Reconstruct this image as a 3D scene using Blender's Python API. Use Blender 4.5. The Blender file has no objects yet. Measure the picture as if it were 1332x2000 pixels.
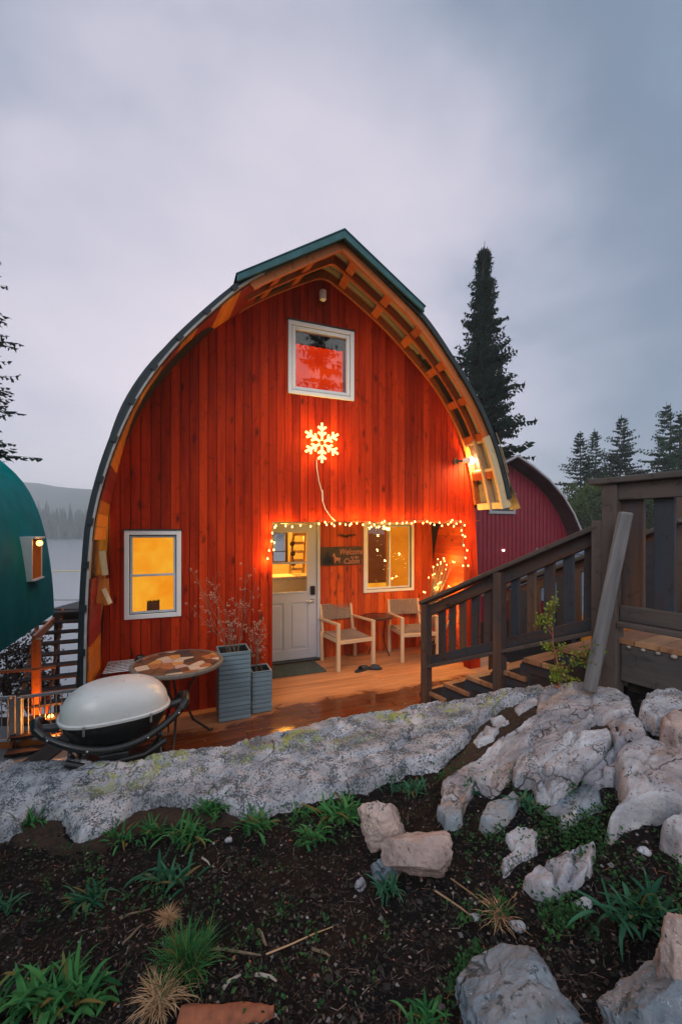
import bpy, math, random
import numpy as np
from mathutils import Vector, Matrix
R = math.radians
# ---------------------------------------------------------------- camera, sky, sun, exposure
scene = bpy.context.scene
COL = scene.collection
F = 820.0; EYE = 1.9; YH = 1036.0; CX = 666.0; TH = R(21.9)
SN, CS = math.sin(TH), math.cos(TH); CAMX, CAMY = -1.049, -4.688
cd = bpy.data.cameras.new('camera'); cam = bpy.data.objects.new('camera', cd); COL.objects.link(cam)
cam.location = (CAMX, CAMY, EYE); cam.rotation_euler = (R(90), 0, -TH)
cd.sensor_fit = 'VERTICAL'; cd.sensor_height = 36; cd.lens = F / 2000 * 36; cd.shift_y = 0.018
cd.clip_start = 0.05; cd.clip_end = 5000
scene.camera = cam
scene.view_settings.view_transform = 'Standard'; scene.view_settings.look = 'None'
scene.view_settings.exposure = 0.0; scene.view_settings.gamma = 1
scene.cycles.max_bounces = 6; scene.cycles.volume_bounces = 1; scene.cycles.transparent_max_bounces = 12
try: scene.cycles.use_light_tree = True
except Exception: pass

world = bpy.data.worlds.new('World'); scene.world = world; world.use_nodes = True
wt = world.node_tree; wt.nodes.clear()
def WN(t, **k):
    n = wt.nodes.new(t)
    for a, b in k.items(): setattr(n, a, b)
    return n
def ray(px, py):
    a = (px - CX) / F; b = -(py - YH) / F
    return Vector((CS * a + SN, -SN * a + CS, b))
tc = WN('ShaderNodeTexCoord')
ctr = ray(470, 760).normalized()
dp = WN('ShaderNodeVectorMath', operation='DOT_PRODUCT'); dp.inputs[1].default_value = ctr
wt.links.new(tc.outputs['Generated'], dp.inputs[0])
nz = WN('ShaderNodeTexNoise'); nz.inputs['Scale'].default_value = 2.6; nz.inputs['Detail'].default_value = 5; nz.inputs['Roughness'].default_value = .5; nz.inputs['Distortion'].default_value = .15
mpn = WN('ShaderNodeMapping'); mpn.inputs['Scale'].default_value = (1, 1, 1.7); mpn.inputs['Location'].default_value = (.3, 1.1, .4)
wt.links.new(tc.outputs['Generated'], mpn.inputs[0]); wt.links.new(mpn.outputs[0], nz.inputs['Vector'])
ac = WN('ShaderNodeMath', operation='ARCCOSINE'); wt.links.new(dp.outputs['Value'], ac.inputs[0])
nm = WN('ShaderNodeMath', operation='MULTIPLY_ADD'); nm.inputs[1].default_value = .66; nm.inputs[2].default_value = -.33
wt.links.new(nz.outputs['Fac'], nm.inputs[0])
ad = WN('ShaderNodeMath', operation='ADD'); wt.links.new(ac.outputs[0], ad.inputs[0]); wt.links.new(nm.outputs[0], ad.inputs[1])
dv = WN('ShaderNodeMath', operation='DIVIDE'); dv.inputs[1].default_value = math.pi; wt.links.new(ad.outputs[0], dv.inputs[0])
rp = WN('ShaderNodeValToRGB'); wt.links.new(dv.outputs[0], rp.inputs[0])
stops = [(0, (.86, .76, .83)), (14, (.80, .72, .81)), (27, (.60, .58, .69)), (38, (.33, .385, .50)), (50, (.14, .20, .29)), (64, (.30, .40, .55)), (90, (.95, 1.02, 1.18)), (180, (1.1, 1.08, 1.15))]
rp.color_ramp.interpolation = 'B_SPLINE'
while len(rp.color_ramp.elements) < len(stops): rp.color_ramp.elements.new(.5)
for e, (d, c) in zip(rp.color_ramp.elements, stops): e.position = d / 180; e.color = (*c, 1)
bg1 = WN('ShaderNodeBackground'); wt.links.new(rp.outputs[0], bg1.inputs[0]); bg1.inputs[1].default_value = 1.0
sky = WN('ShaderNodeTexSky', sky_type='NISHITA'); sky.sun_disc = False
SUN_EL, SUN_ROT = R(32), R(215)
sky.sun_elevation = SUN_EL; sky.sun_rotation = SUN_ROT
bg2 = WN('ShaderNodeBackground'); wt.links.new(sky.outputs[0], bg2.inputs[0]); bg2.inputs[1].default_value = .012
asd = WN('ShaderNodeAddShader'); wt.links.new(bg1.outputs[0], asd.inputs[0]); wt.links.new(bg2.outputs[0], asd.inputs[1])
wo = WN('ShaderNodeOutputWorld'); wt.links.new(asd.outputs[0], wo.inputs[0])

sd = bpy.data.lights.new('sun', 'SUN'); sd.energy = .9; sd.angle = R(25); sd.color = (1, .96, .98)
sun = bpy.data.objects.new('sun', sd); COL.objects.link(sun)
sdir = Vector((math.sin(SUN_ROT) * math.cos(SUN_EL), math.cos(SUN_ROT) * math.cos(SUN_EL), math.sin(SUN_EL)))
sun.rotation_euler = sdir.to_track_quat('Z', 'Y').to_euler()

# ---------------------------------------------------------------- projection onto real planes
def onY(px, py, Y):
    r = ray(px, py); t = (Y - CAMY) / r.y; return Vector((CAMX + t * r.x, Y, EYE + t * r.z))
def onZ(px, py, Z):
    r = ray(px, py); t = (Z - EYE) / r.z; return Vector((CAMX + t * r.x, CAMY + t * r.y, Z))
def atD(px, py, t):
    r = ray(px, py); return Vector((CAMX + t * r.x, CAMY + t * r.y, EYE + t * r.z))
def uv2w(u, v): return CAMX + CS * u + SN * v, CAMY - SN * u + CS * v
def w2uv(x, y): x = x - CAMX; y = y - CAMY; return CS * x - SN * y, SN * x + CS * y

# ---------------------------------------------------------------- tagging and mesh building
def tag(o, label=None, cat=None, group=None, kind=None):
    if label: o['label'] = label
    if cat: o['category'] = cat
    if group: o['group'] = group
    if kind: o['kind'] = kind
    return o
def empty(name, loc=(0, 0, 0), label=None, cat=None, group=None, rz=0):
    o = bpy.data.objects.new(name, None); COL.objects.link(o); o.location = loc; o.rotation_euler = (0, 0, rz)
    o.empty_display_size = .1
    return tag(o, label, cat, group)
def kids(o): return [c for c in list(o.children)]
def copy_tree(o, parent=None):
    c = o.copy(); COL.objects.link(c); c.parent = parent
    for ch in kids(o): copy_tree(ch, c)
    return c
def rnd3(a=1): return Vector((random.uniform(-a, a), random.uniform(-a, a), random.uniform(-a, a)))

class MB:
    def __init__(s): s.v = []; s.f = []; s.uv = []; s.r = []; s.mi = []
    def face(s, idx, uvs=None, r=0, mi=0):
        s.f.append(tuple(idx)); s.uv.append(uvs or [(0, 0)] * len(idx)); s.r.append(r); s.mi.append(mi)
    def poly(s, pts, r=None, uvs=None, mi=0):
        b = len(s.v); s.v += [tuple(p) for p in pts]
        s.face(range(b, b + len(pts)), uvs, random.random() if r is None else r, mi)
    def hexa(s, P, L, W, T, r=None, mi=0):
        # P: 8 corners (x-,x+)(y-,y+)(z-,z+) order index = 4*ix+2*iy+iz ; x is the length
        r = random.random() if r is None else r; b = len(s.v); s.v += [tuple(p) for p in P]
        o = r * 37.7
        for q, du, dw in (((0, 1, 3, 2), 'W', 'T'), ((4, 6, 7, 5), 'W', 'T'), ((0, 4, 5, 1), 'L', 'T'), ((2, 3, 7, 6), 'L', 'T'), ((0, 2, 6, 4), 'L', 'W'), ((1, 5, 7, 3), 'L', 'W')):
            uvs = []
            for i in q:
                x, y, z = i >> 2 & 1, i >> 1 & 1, i & 1
                if du == 'L': uvs.append((x * L + o, (z * T if dw == 'T' else y * W) + o * .37 + (0 if dw == 'T' else .3)))
                else: uvs.append((z * T * .1 + o, y * W + o))
            s.face([b + i for i in q], uvs, r, mi)
    def board(s, p0, p1, w, t, up=(0, 0, 1), r=None, off=(0, 0), mi=0, taper=1):
        p0 = Vector(p0); p1 = Vector(p1); d = p1 - p0; L = d.length; d = d / L
        up = Vector(up); y = up.cross(d)
        if y.length < 1e-5: y = Vector((1, 0, 0)).cross(d)
        y.normalize(); z = d.cross(y).normalized()
        P = []
        for ix, base in ((0, p0), (1, p1)):
            k = 1 if ix == 0 else taper
            for iy in (-.5, .5):
                for iz in (-.5, .5): P.append(base + y * (iy * w * k + off[0]) + z * (iz * t * k + off[1]))
        s.hexa(P, L, w, t, r, mi)
    def box(s, a, b, r=None, axis=0, mi=0):
        a = Vector((min(a[0], b[0]), min(a[1], b[1]), min(a[2], b[2]))); b2 = Vector((max(a[0], b[0]), max(a[1], b[1]), max(a[2], b[2])))
        c = (a + b2) / 2; d = b2 - a
        if axis == 0: s.board((a.x, c.y, c.z), (b2.x, c.y, c.z), d.y, d.z, (0, 0, 1), r, mi=mi)
        elif axis == 1: s.board((c.x, a.y, c.z), (c.x, b2.y, c.z), d.x, d.z, (0, 0, 1), r, mi=mi)
        else: s.board((c.x, c.y, a.z), (c.x, c.y, b2.z), d.x, d.y, (0, 1, 0), r, mi=mi)
    def tube(s, pts, rad, n=8, r=None, closed=False, cap=True, mi=0):
        pts = [Vector(p) for p in pts]; m = len(pts); r = random.random() if r is None else r
        if not hasattr(rad, '__len__'): rad = [rad] * m
        b = len(s.v); prev = None; L = 0; Ls = []
        for i, p in enumerate(pts):
            if closed: t = pts[(i + 1) % m] - pts[i - 1]
            else: t = pts[min(i + 1, m - 1)] - pts[max(i - 1, 0)]
            if t.length < 1e-9: t = Vector((0, 0, 1))
            t.normalize()
            if prev is None:
                a = Vector((0, 0, 1)) if abs(t.z) < .9 else Vector((1, 0, 0)); x = a.cross(t).normalized()
            else:
                x = prev - t * prev.dot(t)
                if x.length < 1e-6: x = Vector((0, 1, 0)).cross(t)
                x.normalize()
            prev = x; y = t.cross(x)
            if i: L += (p - pts[i - 1]).length
            Ls.append(L)
            for k in range(n):
                a = 2 * math.pi * k / n; s.v.append(tuple(p + (x * math.cos(a) + y * math.sin(a)) * rad[i]))
        for i in range(m if closed else m - 1):
            j = (i + 1) % m
            for k in range(n):
                k2 = (k + 1) % n; c = 6.28 * rad[i] / n
                s.face((b + i * n + k, b + i * n + k2, b + j * n + k2, b + j * n + k), [(Ls[i], k * c), (Ls[i], (k + 1) * c), (Ls[j] if j else L + .1, (k + 1) * c), (Ls[j] if j else L + .1, k * c)], r, mi)
        if cap and not closed:
            s.face(tuple(b + k for k in reversed(range(n))), None, r, mi); s.face(tuple(b + (m - 1) * n + k for k in range(n)), None, r, mi)
    def lathe(s, prof, c=(0, 0, 0), n=24, r=None, sx=1, sy=1, mi=0):
        r = random.random() if r is None else r; b = len(s.v); c = Vector(c); m = len(prof)
        for (rr, z) in prof:
            for k in range(n):
                a = 2 * math.pi * k / n; s.v.append((c.x + rr * sx * math.cos(a), c.y + rr * sy * math.sin(a), c.z + z))
        for i in range(m - 1):
            for k in range(n):
                k2 = (k + 1) % n; s.face((b + i * n + k, b + i * n + k2, b + (i + 1) * n + k2, b + (i + 1) * n + k), None, r, mi)
        if prof[0][0] > 1e-4: s.face(tuple(b + k for k in reversed(range(n))), None, r, mi)
        if prof[-1][0] > 1e-4: s.face(tuple(b + (m - 1) * n + k for k in range(n)), None, r, mi)
    def ball(s, c, rad, n=8, r=None, mi=0, sz=1):
        m = max(4, n // 2 + 1)
        s.lathe([(rad * math.sin(math.pi * i / m), -rad * sz * math.cos(math.pi * i / m)) for i in range(m + 1)], c, n, r, mi=mi)
    def prism(s, outline, y0, y1, r=None, mi=0):
        # outline: list of (x,z), extruded along y
        r = random.random() if r is None else r; n = len(outline); b = len(s.v)
        for yy in (y0, y1): s.v += [(x, yy, z) for x, z in outline]
        uv = [(z + r * 30, x + r * 11) for x, z in outline]
        s.face(tuple(b + i for i in range(n)), uv, r, mi); s.face(tuple(b + n + i for i in reversed(range(n))), uv[::-1], r, mi)
        for i in range(n):
            j = (i + 1) % n; s.face((b + i, b + n + i, b + n + j, b + j), [(uv[i][0], y0), (uv[i][0], y1), (uv[j][0] + .001, y1), (uv[j][0] + .001, y0)], r, mi)
    def build(s, name, mats, parent=None, smooth=False, bevel=0, loc=None, recalc=True):
        off = Vector((0, 0, 0))
        if loc is not None: off = Vector(loc)
        q = parent
        while q is not None: off += q.location; q = q.parent
        me = bpy.data.meshes.new(name)
        vs = np.array(s.v, dtype=np.float64) - np.array(off)
        me.from_pydata(vs.tolist(), [], s.f)
        if not isinstance(mats, (list, tuple)): mats = [mats]
        for m in mats: me.materials.append(m)
        ul = me.uv_layers.new(name='UVMap')
        flat = [c for q in s.uv for p in q for c in p]; ul.data.foreach_set('uv', flat)
        ca = me.color_attributes.new('rnd', 'FLOAT_COLOR', 'CORNER')
        cols = []
        for q, r in zip(s.uv, s.r): cols += [r, r, r, 1] * len(q)
        ca.data.foreach_set('color', cols)
        if len(mats) > 1: me.polygons.foreach_set('material_index', s.mi)
        if smooth: me.polygons.foreach_set('use_smooth', [True] * len(me.polygons))
        me.update()
        if recalc:
            import bmesh
            bm = bmesh.new(); bm.from_mesh(me); bmesh.ops.recalc_face_normals(bm, faces=bm.faces); bm.to_mesh(me); bm.free()
        if smooth:
            try: me.set_sharp_from_angle(angle=R(38))
            except Exception: pass
        o = bpy.data.objects.new(name, me); COL.objects.link(o)
        if loc is not None: o.location = loc
        if parent: o.parent = parent
        if bevel:
            b = o.modifiers.new('bevel', 'BEVEL'); b.width = bevel; b.segments = 2; b.limit_method = 'ANGLE'; b.angle_limit = R(50); b.harden_normals = False
        return o

# ---------------------------------------------------------------- materials
def nm_(name):
    m = bpy.data.materials.new(name); m.use_nodes = True; t = m.node_tree; t.nodes.clear()
    o = t.nodes.new('ShaderNodeOutputMaterial'); p = t.nodes.new('ShaderNodeBsdfPrincipled'); t.links.new(p.outputs[0], o.inputs[0])
    return m, t, p, o
def N(t, ty, ins=None, **k):
    n = t.nodes.new(ty)
    for a, b in k.items(): setattr(n, a, b)
    for a, b in (ins or {}).items():
        if hasattr(b, 'is_linked') or hasattr(b, 'links'): t.links.new(b, n.inputs[a])
        else: n.inputs[a].default_value = b
    return n
def mapped(t, coord='Object', scale=(1, 1, 1), rot=(0, 0, 0), jitter=True):
    if coord == 'UV': c = N(t, 'ShaderNodeTexCoord').outputs['UV']
    elif coord == 'World': c = N(t, 'ShaderNodeNewGeometry').outputs['Position']
    else: c = N(t, 'ShaderNodeTexCoord').outputs['Object']
    return N(t, 'ShaderNodeMapping', {0: c, 'Scale': scale, 'Rotation': rot}).outputs[0]
def noise(t, vec, sc, det=5, rough=.55, dist=0): return N(t, 'ShaderNodeTexNoise', {'Vector': vec, 'Scale': sc, 'Detail': det, 'Roughness': rough, 'Distortion': dist}).outputs['Fac']
def ramp(t, fac, st, interp='LINEAR'):
    n = t.nodes.new('ShaderNodeValToRGB'); t.links.new(fac, n.inputs[0]); cr = n.color_ramp; cr.interpolation = interp
    while len(cr.elements) < len(st): cr.elements.new(.5)
    for e, (p, c) in zip(cr.elements, st): e.position = p; e.color = (*c, 1) if len(c) == 3 else c
    return n.outputs[0]
def g(v): return (v, v, v)
def mix(t, fac, a, b, mode='MIX'):
    n = t.nodes.new('ShaderNodeMix'); n.data_type = 'RGBA'; n.blend_type = mode
    for sock, val in ((n.inputs[0], fac), (n.inputs[6], a), (n.inputs[7], b)):
        if hasattr(val, 'links'): t.links.new(val, sock)
        elif isinstance(val, (int, float)): sock.default_value = val
        else: sock.default_value = (*val, 1)
    return n.outputs[2]
def math_(t, op, a, b=None, c=None):
    n = t.nodes.new('ShaderNodeMath'); n.operation = op
    for i, v in enumerate((a, b, c)):
        if v is None: continue
        if hasattr(v, 'links'): t.links.new(v, n.inputs[i])
        else: n.inputs[i].default_value = v
    return n.outputs[0]
def bump(t, p, h, st=.3, d=.01):
    b = N(t, 'ShaderNodeBump', {'Height': h, 'Strength': st, 'Distance': d}); t.links.new(b.outputs[0], p.inputs['Normal'])

def wood(name, dark, light, rough=.6, uvs=(1.3, 22), knots=0.0, knotcol=(.03, .012, .01), var=.35, bmp=.35, grey=None, greyamt=.5, spec=.4):
    m, t, p, o = nm_(name)
    v = mapped(t, 'UV', (uvs[0], uvs[1], 1))
    n1 = noise(t, v, 1, 6, .6, .6)
    c = ramp(t, n1, [(.28, dark), (.72, light)])
    at = N(t, 'ShaderNodeAttribute', attribute_name='rnd').outputs['Fac']
    k = math_(t, 'MULTIPLY_ADD', at, var, 1 - var / 2)
    c = mix(t, 1.0, c, N(t, 'ShaderNodeCombineColor', {0: k, 1: k, 2: k}).outputs[0], 'MULTIPLY')
    if grey:
        ng = noise(t, mapped(t, 'UV', (1.1, 7, 1)), 1, 5, .6, .4)
        f = ramp(t, math_(t, 'ADD', ng, math_(t, 'MULTIPLY', math_(t, 'SUBTRACT', at, .5), .25)), [(.5 - greyamt * .35, g(1)), (.72 - greyamt * .2, g(0))])
        c = mix(t, f, c, grey)
    if knots:
        c = mix(t, ramp(t, at, [(.62, g(0)), (.95, g(.28))]), c, tuple(min(.8, x * 1.35) if i == 0 else x * 1.9 for i, x in enumerate(light)))
        vk = N(t, 'ShaderNodeTexVoronoi', {'Vector': mapped(t, 'UV', (4.6, 11, 1)), 'Scale': 1.0, 'Randomness': 1.0})
        nk = noise(t, mapped(t, 'UV', (9, 30, 1)), 1, 3)
        dd = math_(t, 'ADD', vk.outputs['Distance'], math_(t, 'MULTIPLY_ADD', nk, .25, -.125))
        sel = N(t, 'ShaderNodeSeparateColor', {0: vk.outputs['Color']}).outputs[0]
        kf = math_(t, 'MULTIPLY', ramp(t, dd, [(.06, g(1)), (.33, g(0))]), math_(t, 'GREATER_THAN', sel, 1 - knots))
        c = mix(t, math_(t, 'MULTIPLY', kf, .85), c, knotcol)
        # smoky dark blotches in the stain
        nb = noise(t, mapped(t, 'Object', (4.2, 4.2, 3.4)), 2.2, 6, .68, 1.6)
        c = mix(t, ramp(t, nb, [(.56, g(0)), (.72, g(.75))]), c, tuple(x * .30 for x in dark))
    t.links.new(c, p.inputs['Base Color']); p.inputs['Roughness'].default_value = rough; p.inputs['Specular IOR Level'].default_value = spec
    bump(t, p, n1, bmp, .004)
    return m
def plain(name, c, rough=.5, metal=0, var=.15, sc=20, bmp=.05, c2=None, spec=.5, coat=0, det=5):
    m, t, p, o = nm_(name)
    v = mapped(t, 'Object'); n1 = noise(t, v, sc, det)
    c2 = c2 or tuple(x * (1 - var) for x in c); t.links.new(ramp(t, n1, [(.3, c2), (.7, c)]), p.inputs['Base Color'])
    p.inputs['Roughness'].default_value = rough; p.inputs['Metallic'].default_value = metal; p.inputs['Specular IOR Level'].default_value = spec
    if coat: p.inputs['Coat Weight'].default_value = coat
    rr = ramp(t, noise(t, v, sc * .4, 3), [(.3, g(max(0, rough - .08))), (.7, g(min(1, rough + .1)))]); t.links.new(rr, p.inputs['Roughness'])
    if bmp: bump(t, p, n1, bmp, .004)
    return m
def emit(name, c, s, c2=None, sc=3, lo=.3, hi=.7):
    m = bpy.data.materials.new(name); m.use_nodes = True; t = m.node_tree; t.nodes.clear()
    o = t.nodes.new('ShaderNodeOutputMaterial'); e = t.nodes.new('ShaderNodeEmission'); t.links.new(e.outputs[0], o.inputs[0])
    e.inputs[0].default_value = (*c, 1); e.inputs[1].default_value = s
    if c2: t.links.new(ramp(t, noise(t, mapped(t), sc, 3), [(lo, c2), (hi, c)]), e.inputs[0])
    return m
def glass(name, tint=(1, 1, 1), ior=1.5):
    m = bpy.data.materials.new(name); m.use_nodes = True; t = m.node_tree; t.nodes.clear()
    o = t.nodes.new('ShaderNodeOutputMaterial'); a = N(t, 'ShaderNodeBsdfTransparent', {0: (*tint, 1)}); b = N(t, 'ShaderNodeBsdfGlossy', {'Color': (1, 1, 1, 1), 'Roughness': .015})
    f = N(t, 'ShaderNodeFresnel', {0: ior}); x = t.nodes.new('ShaderNodeMixShader')
    nn = noise(t, mapped(t), 2.5, 2); bb = N(t, 'ShaderNodeBump', {'Height': nn, 'Strength': .05, 'Distance': .02}); t.links.new(bb.outputs[0], b.inputs['Normal'])
    t.links.new(f.outputs[0], x.inputs[0]); t.links.new(a.outputs[0], x.inputs[1]); t.links.new(b.outputs[0], x.inputs[2]); t.links.new(x.outputs[0], o.inputs[0])
    return m
def rockmat(name, a=(.46, .44, .45), b=(.23, .23, .25), speck=.6, lichen=0, rust=.25, tint=(.34, .24, .19), spscale=70, moss=0, dark=(.05, .06, .065)):
    m, t, p, o = nm_(name)
    v = mapped(t, 'World')
    n1 = noise(t, v, 5, 8, .62, .3); c = ramp(t, n1, [(.32, b), (.62, a)])
    n2 = noise(t, mapped(t, 'World', (1, 1, 1), (.4, .2, .7)), 3.1, 5, .6, .6)
    c = mix(t, ramp(t, n2, [(.62 - rust * .4, g(0)), (.78 - rust * .3, g(.8))]), c, tint)
    n3 = noise(t, v, spscale, 4, .65); n3b = noise(t, v, 9, 4, .6)
    sp = math_(t, 'ADD', n3, math_(t, 'MULTIPLY_ADD', n3b, .7, -.35))
    th = .66 - speck * .16
    c = mix(t, ramp(t, sp, [(th, g(0)), (th + .09, g(.88))]), c, dark)
    n4 = noise(t, v, spscale * 2.3, 3, .6); c = mix(t, ramp(t, n4, [(.62, g(0)), (.75, g(.5))]), c, (.75, .73, .74))
    if lichen:
        ps = N(t, 'ShaderNodeSeparateXYZ', {0: N(t, 'ShaderNodeNewGeometry').outputs['Position']})
        nl = noise(t, v, 4.5, 7, .75, .5); nl2 = noise(t, v, 30, 4, .7)
        f = math_(t, 'ADD', nl, math_(t, 'MULTIPLY_ADD', nl2, .35, -.17))
        f = ramp(t, f, [(.60 - lichen * .07, g(0)), (.66 - lichen * .07, g(.9))])
        at = N(t, 'ShaderNodeAttribute', attribute_name='rnd').outputs['Fac']
        f = math_(t, 'MULTIPLY', f, at)
        c = mix(t, f, c, (.30, .34, .06))
    n5 = noise(t, mapped(t, 'World', (1, 1.6, 1), (0, 0, .5)), 2.4, 6, .65, .8); c = mix(t, ramp(t, n5, [(.5, g(0)), (.68, g(.6))]), c, tuple(x * .42 for x in b))
    wv = N(t, 'ShaderNodeVectorMath', {0: v}, operation='ADD'); wn = N(t, 'ShaderNodeTexNoise', {'Vector': v, 'Scale': 6, 'Detail': 4}); ws = N(t, 'ShaderNodeVectorMath', {0: wn.outputs['Color']}, operation='SCALE'); ws.inputs['Scale'].default_value = .22; t.links.new(ws.outputs[0], wv.inputs[1])
    vc = N(t, 'ShaderNodeTexVoronoi', {'Vector': wv.outputs[0], 'Scale': 3.4}, feature='DISTANCE_TO_EDGE')
    ck = ramp(t, vc.outputs['Distance'], [(.004, g(1)), (.018, g(0))]); ck = math_(t, 'MULTIPLY', ck, ramp(t, noise(t, v, 2.7, 3), [(.48, g(0)), (.6, g(.8))])); c = mix(t, ck, c, (.02, .02, .022))
    t.links.new(c, p.inputs['Base Color']); p.inputs['Roughness'].default_value = .85; p.inputs['Specular IOR Level'].default_value = .3
    h = math_(t, 'ADD', math_(t, 'MULTIPLY', n1, 1.2), math_(t, 'MULTIPLY', n3, .35)); h = math_(t, 'ADD', h, math_(t, 'MULTIPLY', noise(t, v, 22, 5, .7), .7)); h = math_(t, 'SUBTRACT', h, math_(t, 'MULTIPLY', ck, .8))
    bump(t, p, h, .75, .02)
    return m

M = {}
M['red'] = wood('red stained cedar', (.20, .006, .0015), (.48, .033, .003), .6, (1.6, 20), .26, (.022, .003, .002), .5, .3, spec=.10)
M['redporch'] = wood('red stained porch boards', (.34, .024, .002), (.62, .085, .004), .6, (1.6, 20), .35, (.03, .004, .003), .4, .3)
M['orangewood'] = wood('orange stained boards', (.42, .10, .010), (.64, .19, .020), .5, (1.4, 16), .1, (.1, .02, .01), .45)
M['darkred'] = wood('dark red stained boards', (.15, .012, .01), (.26, .018, .012), .5, (1.4, 16), 0, var=.4)
M['rafter'] = wood('stained rafters', (.24, .045, .010), (.48, .11, .02), .55, (1.4, 16), .1, (.05, .01, .01), .3)
M['sheath'] = wood('grey roof sheathing', (.20, .165, .125), (.36, .31, .24), .8, (1, 9), 0, var=.3)
M['palewood'] = wood('pale raw lumber', (.50, .36, .20), (.68, .52, .32), .6, (1.2, 14), .1, (.25, .12, .05), .2)
M['chairwood'] = wood('pale acacia chair wood', (.52, .34, .20), (.70, .50, .33), .45, (1.6, 26), 0, var=.15)
M['deck'] = None
M['stair'] = wood('weathered stair wood', (.014, .006, .004), (.13, .054, .030), .72, (1.2, 18), .12, (.012, .008, .008), .6, .5, grey=(.030, .036, .050), greyamt=.25)
M['stairgrey'] = wood('silvered stair wood', (.010, .009, .010), (.052, .046, .050), .75, (1.2, 18), .1, (.010, .008, .010), .6, .6, grey=(.085, .065, .06), greyamt=.12)
M['tread'] = wood('stair tread boards', (.20, .085, .04), (.38, .18, .09), .7, (1.2, 18), .1, (.05, .02, .01), .35, .5)
M['darkwood'] = wood('dark stained beams', (.010, .006, .006), (.042, .021, .018), .75, (1.2, 14), .1, var=.4, bmp=.5)
M['pole'] = wood('silver weathered pole', (.07, .065, .07), (.23, .215, .22), .65, (1.5, 25), 0, var=.1, bmp=.5)
M['white'] = plain('white vinyl', (.74, .74, .76), .35, var=.05, sc=8)
M['door'] = plain('white painted door', (.50, .53, .66), .4, var=.06, sc=5)
M['blackgap'] = plain('black rubber', (.012, .012, .013), .6)
M['flash'] = plain('dark flashing', (.03, .035, .04), .45, .5)
M['teal'] = plain('teal painted metal roof', (.0, .27, .28), .7, .0, var=.3, sc=3, bmp=.02, spec=.08)
M['tealtrim'] = plain('blue green ridge flashing', (.030, .115, .135), .4, .4, var=.4, sc=9, bmp=.08)
M['darkmetal'] = plain('dark blue roof edge', (.016, .028, .038), .45, .4, var=.4, sc=12)
M['barn'] = plain('crimson metal siding', (.21, .003, .022), .5, .1, var=.2, sc=4)
M['barntrim'] = plain('grey barn trim', (.34, .33, .36), .6, var=.3, sc=14)
M['barneave'] = plain('dark maroon eave', (.06, .012, .02), .6, var=.3, sc=8)
M['bluemetal'] = plain('galvanised blue grey roof', (.20, .27, .33), .4, .5, var=.35, sc=6, bmp=.05)
M['planter'] = wood('grey blue painted slats', (.13, .19, .235), (.21, .28, .33), .55, (1, 20), 0, var=.2, bmp=.25)
M['potbrown'] = plain('brown pot', (.16, .06, .02), .7)
M['soil'] = plain('potting soil', (.03, .02, .015), .95, sc=60, bmp=.6)
M['lid'] = plain('champagne cast aluminium lid', (.60, .60, .61), .32, .05, var=.06, sc=30, bmp=.02)
M['blackplast'] = plain('black plastic', (.012, .013, .015), .32, var=.3)
M['castgrey'] = plain('dark grey cast metal', (.05, .055, .06), .4, .6)
M['steel'] = plain('steel', (.55, .55, .55), .3, .9)
M['iron'] = plain('black iron', (.02, .02, .022), .45, .4)
M['tablebrown'] = plain('dark brown table top', (.055, .02, .015), .3, var=.3)
M['rimstone'] = plain('grey brown table rim', (.19, .16, .14), .7, sc=50, c2=(.10, .085, .075))
M['navy'] = plain('navy rubber', (.012, .018, .03), .6)
M['galv'] = plain('pale grey railing paint', (.50, .55, .60), .4, .1)
M['wire'] = plain('clear white cord', (.60, .50, .46), .4)
M['cordgreen'] = plain('dark cord', (.03, .03, .02), .5)
M['signwood'] = plain('dark printed sign', (.022, .02, .018), .6, sc=12, c2=(.07, .035, .022), var=.4)
M['signtext'] = plain('copper lettering', (.50, .20, .13), .6, sc=30)
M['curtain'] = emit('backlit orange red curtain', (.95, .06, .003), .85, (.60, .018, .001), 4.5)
M['glass'] = glass('window glass')
M['bulb'] = emit('warm bulb', (1, .56, .17), 7)
M['bulbdim'] = emit('warm bulb small', (1, .55, .16), 6)
M['snow'] = emit('warm neon tube', (1, .60, .17), 4)
M['lens'] = emit('floodlight lens', (1, .85, .6), 25)
M['lantern'] = emit('lantern glow', (1, .45, .08), 8)
M['smalllamp'] = emit('small white lamp', (1, .9, .8), 8)
M['wincurtain'] = emit('glowing yellow blind', (1.0, .45, .028), .98, (.95, .27, .006), 3.2, .36, .62)
M['blindlit'] = emit('lit amber blind', (.75, .18, .006), .75, (.95, .30, .01), 3)
M['blinddim'] = emit('dim brown blind', (.26, .055, .008), .7, (.17, .035, .006), 3)
M['warmwall'] = plain('interior yellow wall', (.75, .62, .40), .8, var=.05)
M['whitebox'] = plain('interior white cabinet', (.80, .76, .66), .5)
M['bark'] = plain('tree bark', (.06, .042, .032), .9, sc=30, var=.5, bmp=.5)
M['reddishbark'] = plain('orange bark', (.36, .11, .05), .85, sc=25, c2=(.16, .05, .03), bmp=.6)
M['twig'] = plain('dry twig', (.22, .15, .10), .85, sc=40, var=.5)
M['paletwig'] = plain('bleached stick', (.42, .36, .32), .85, sc=40, var=.4)
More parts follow.
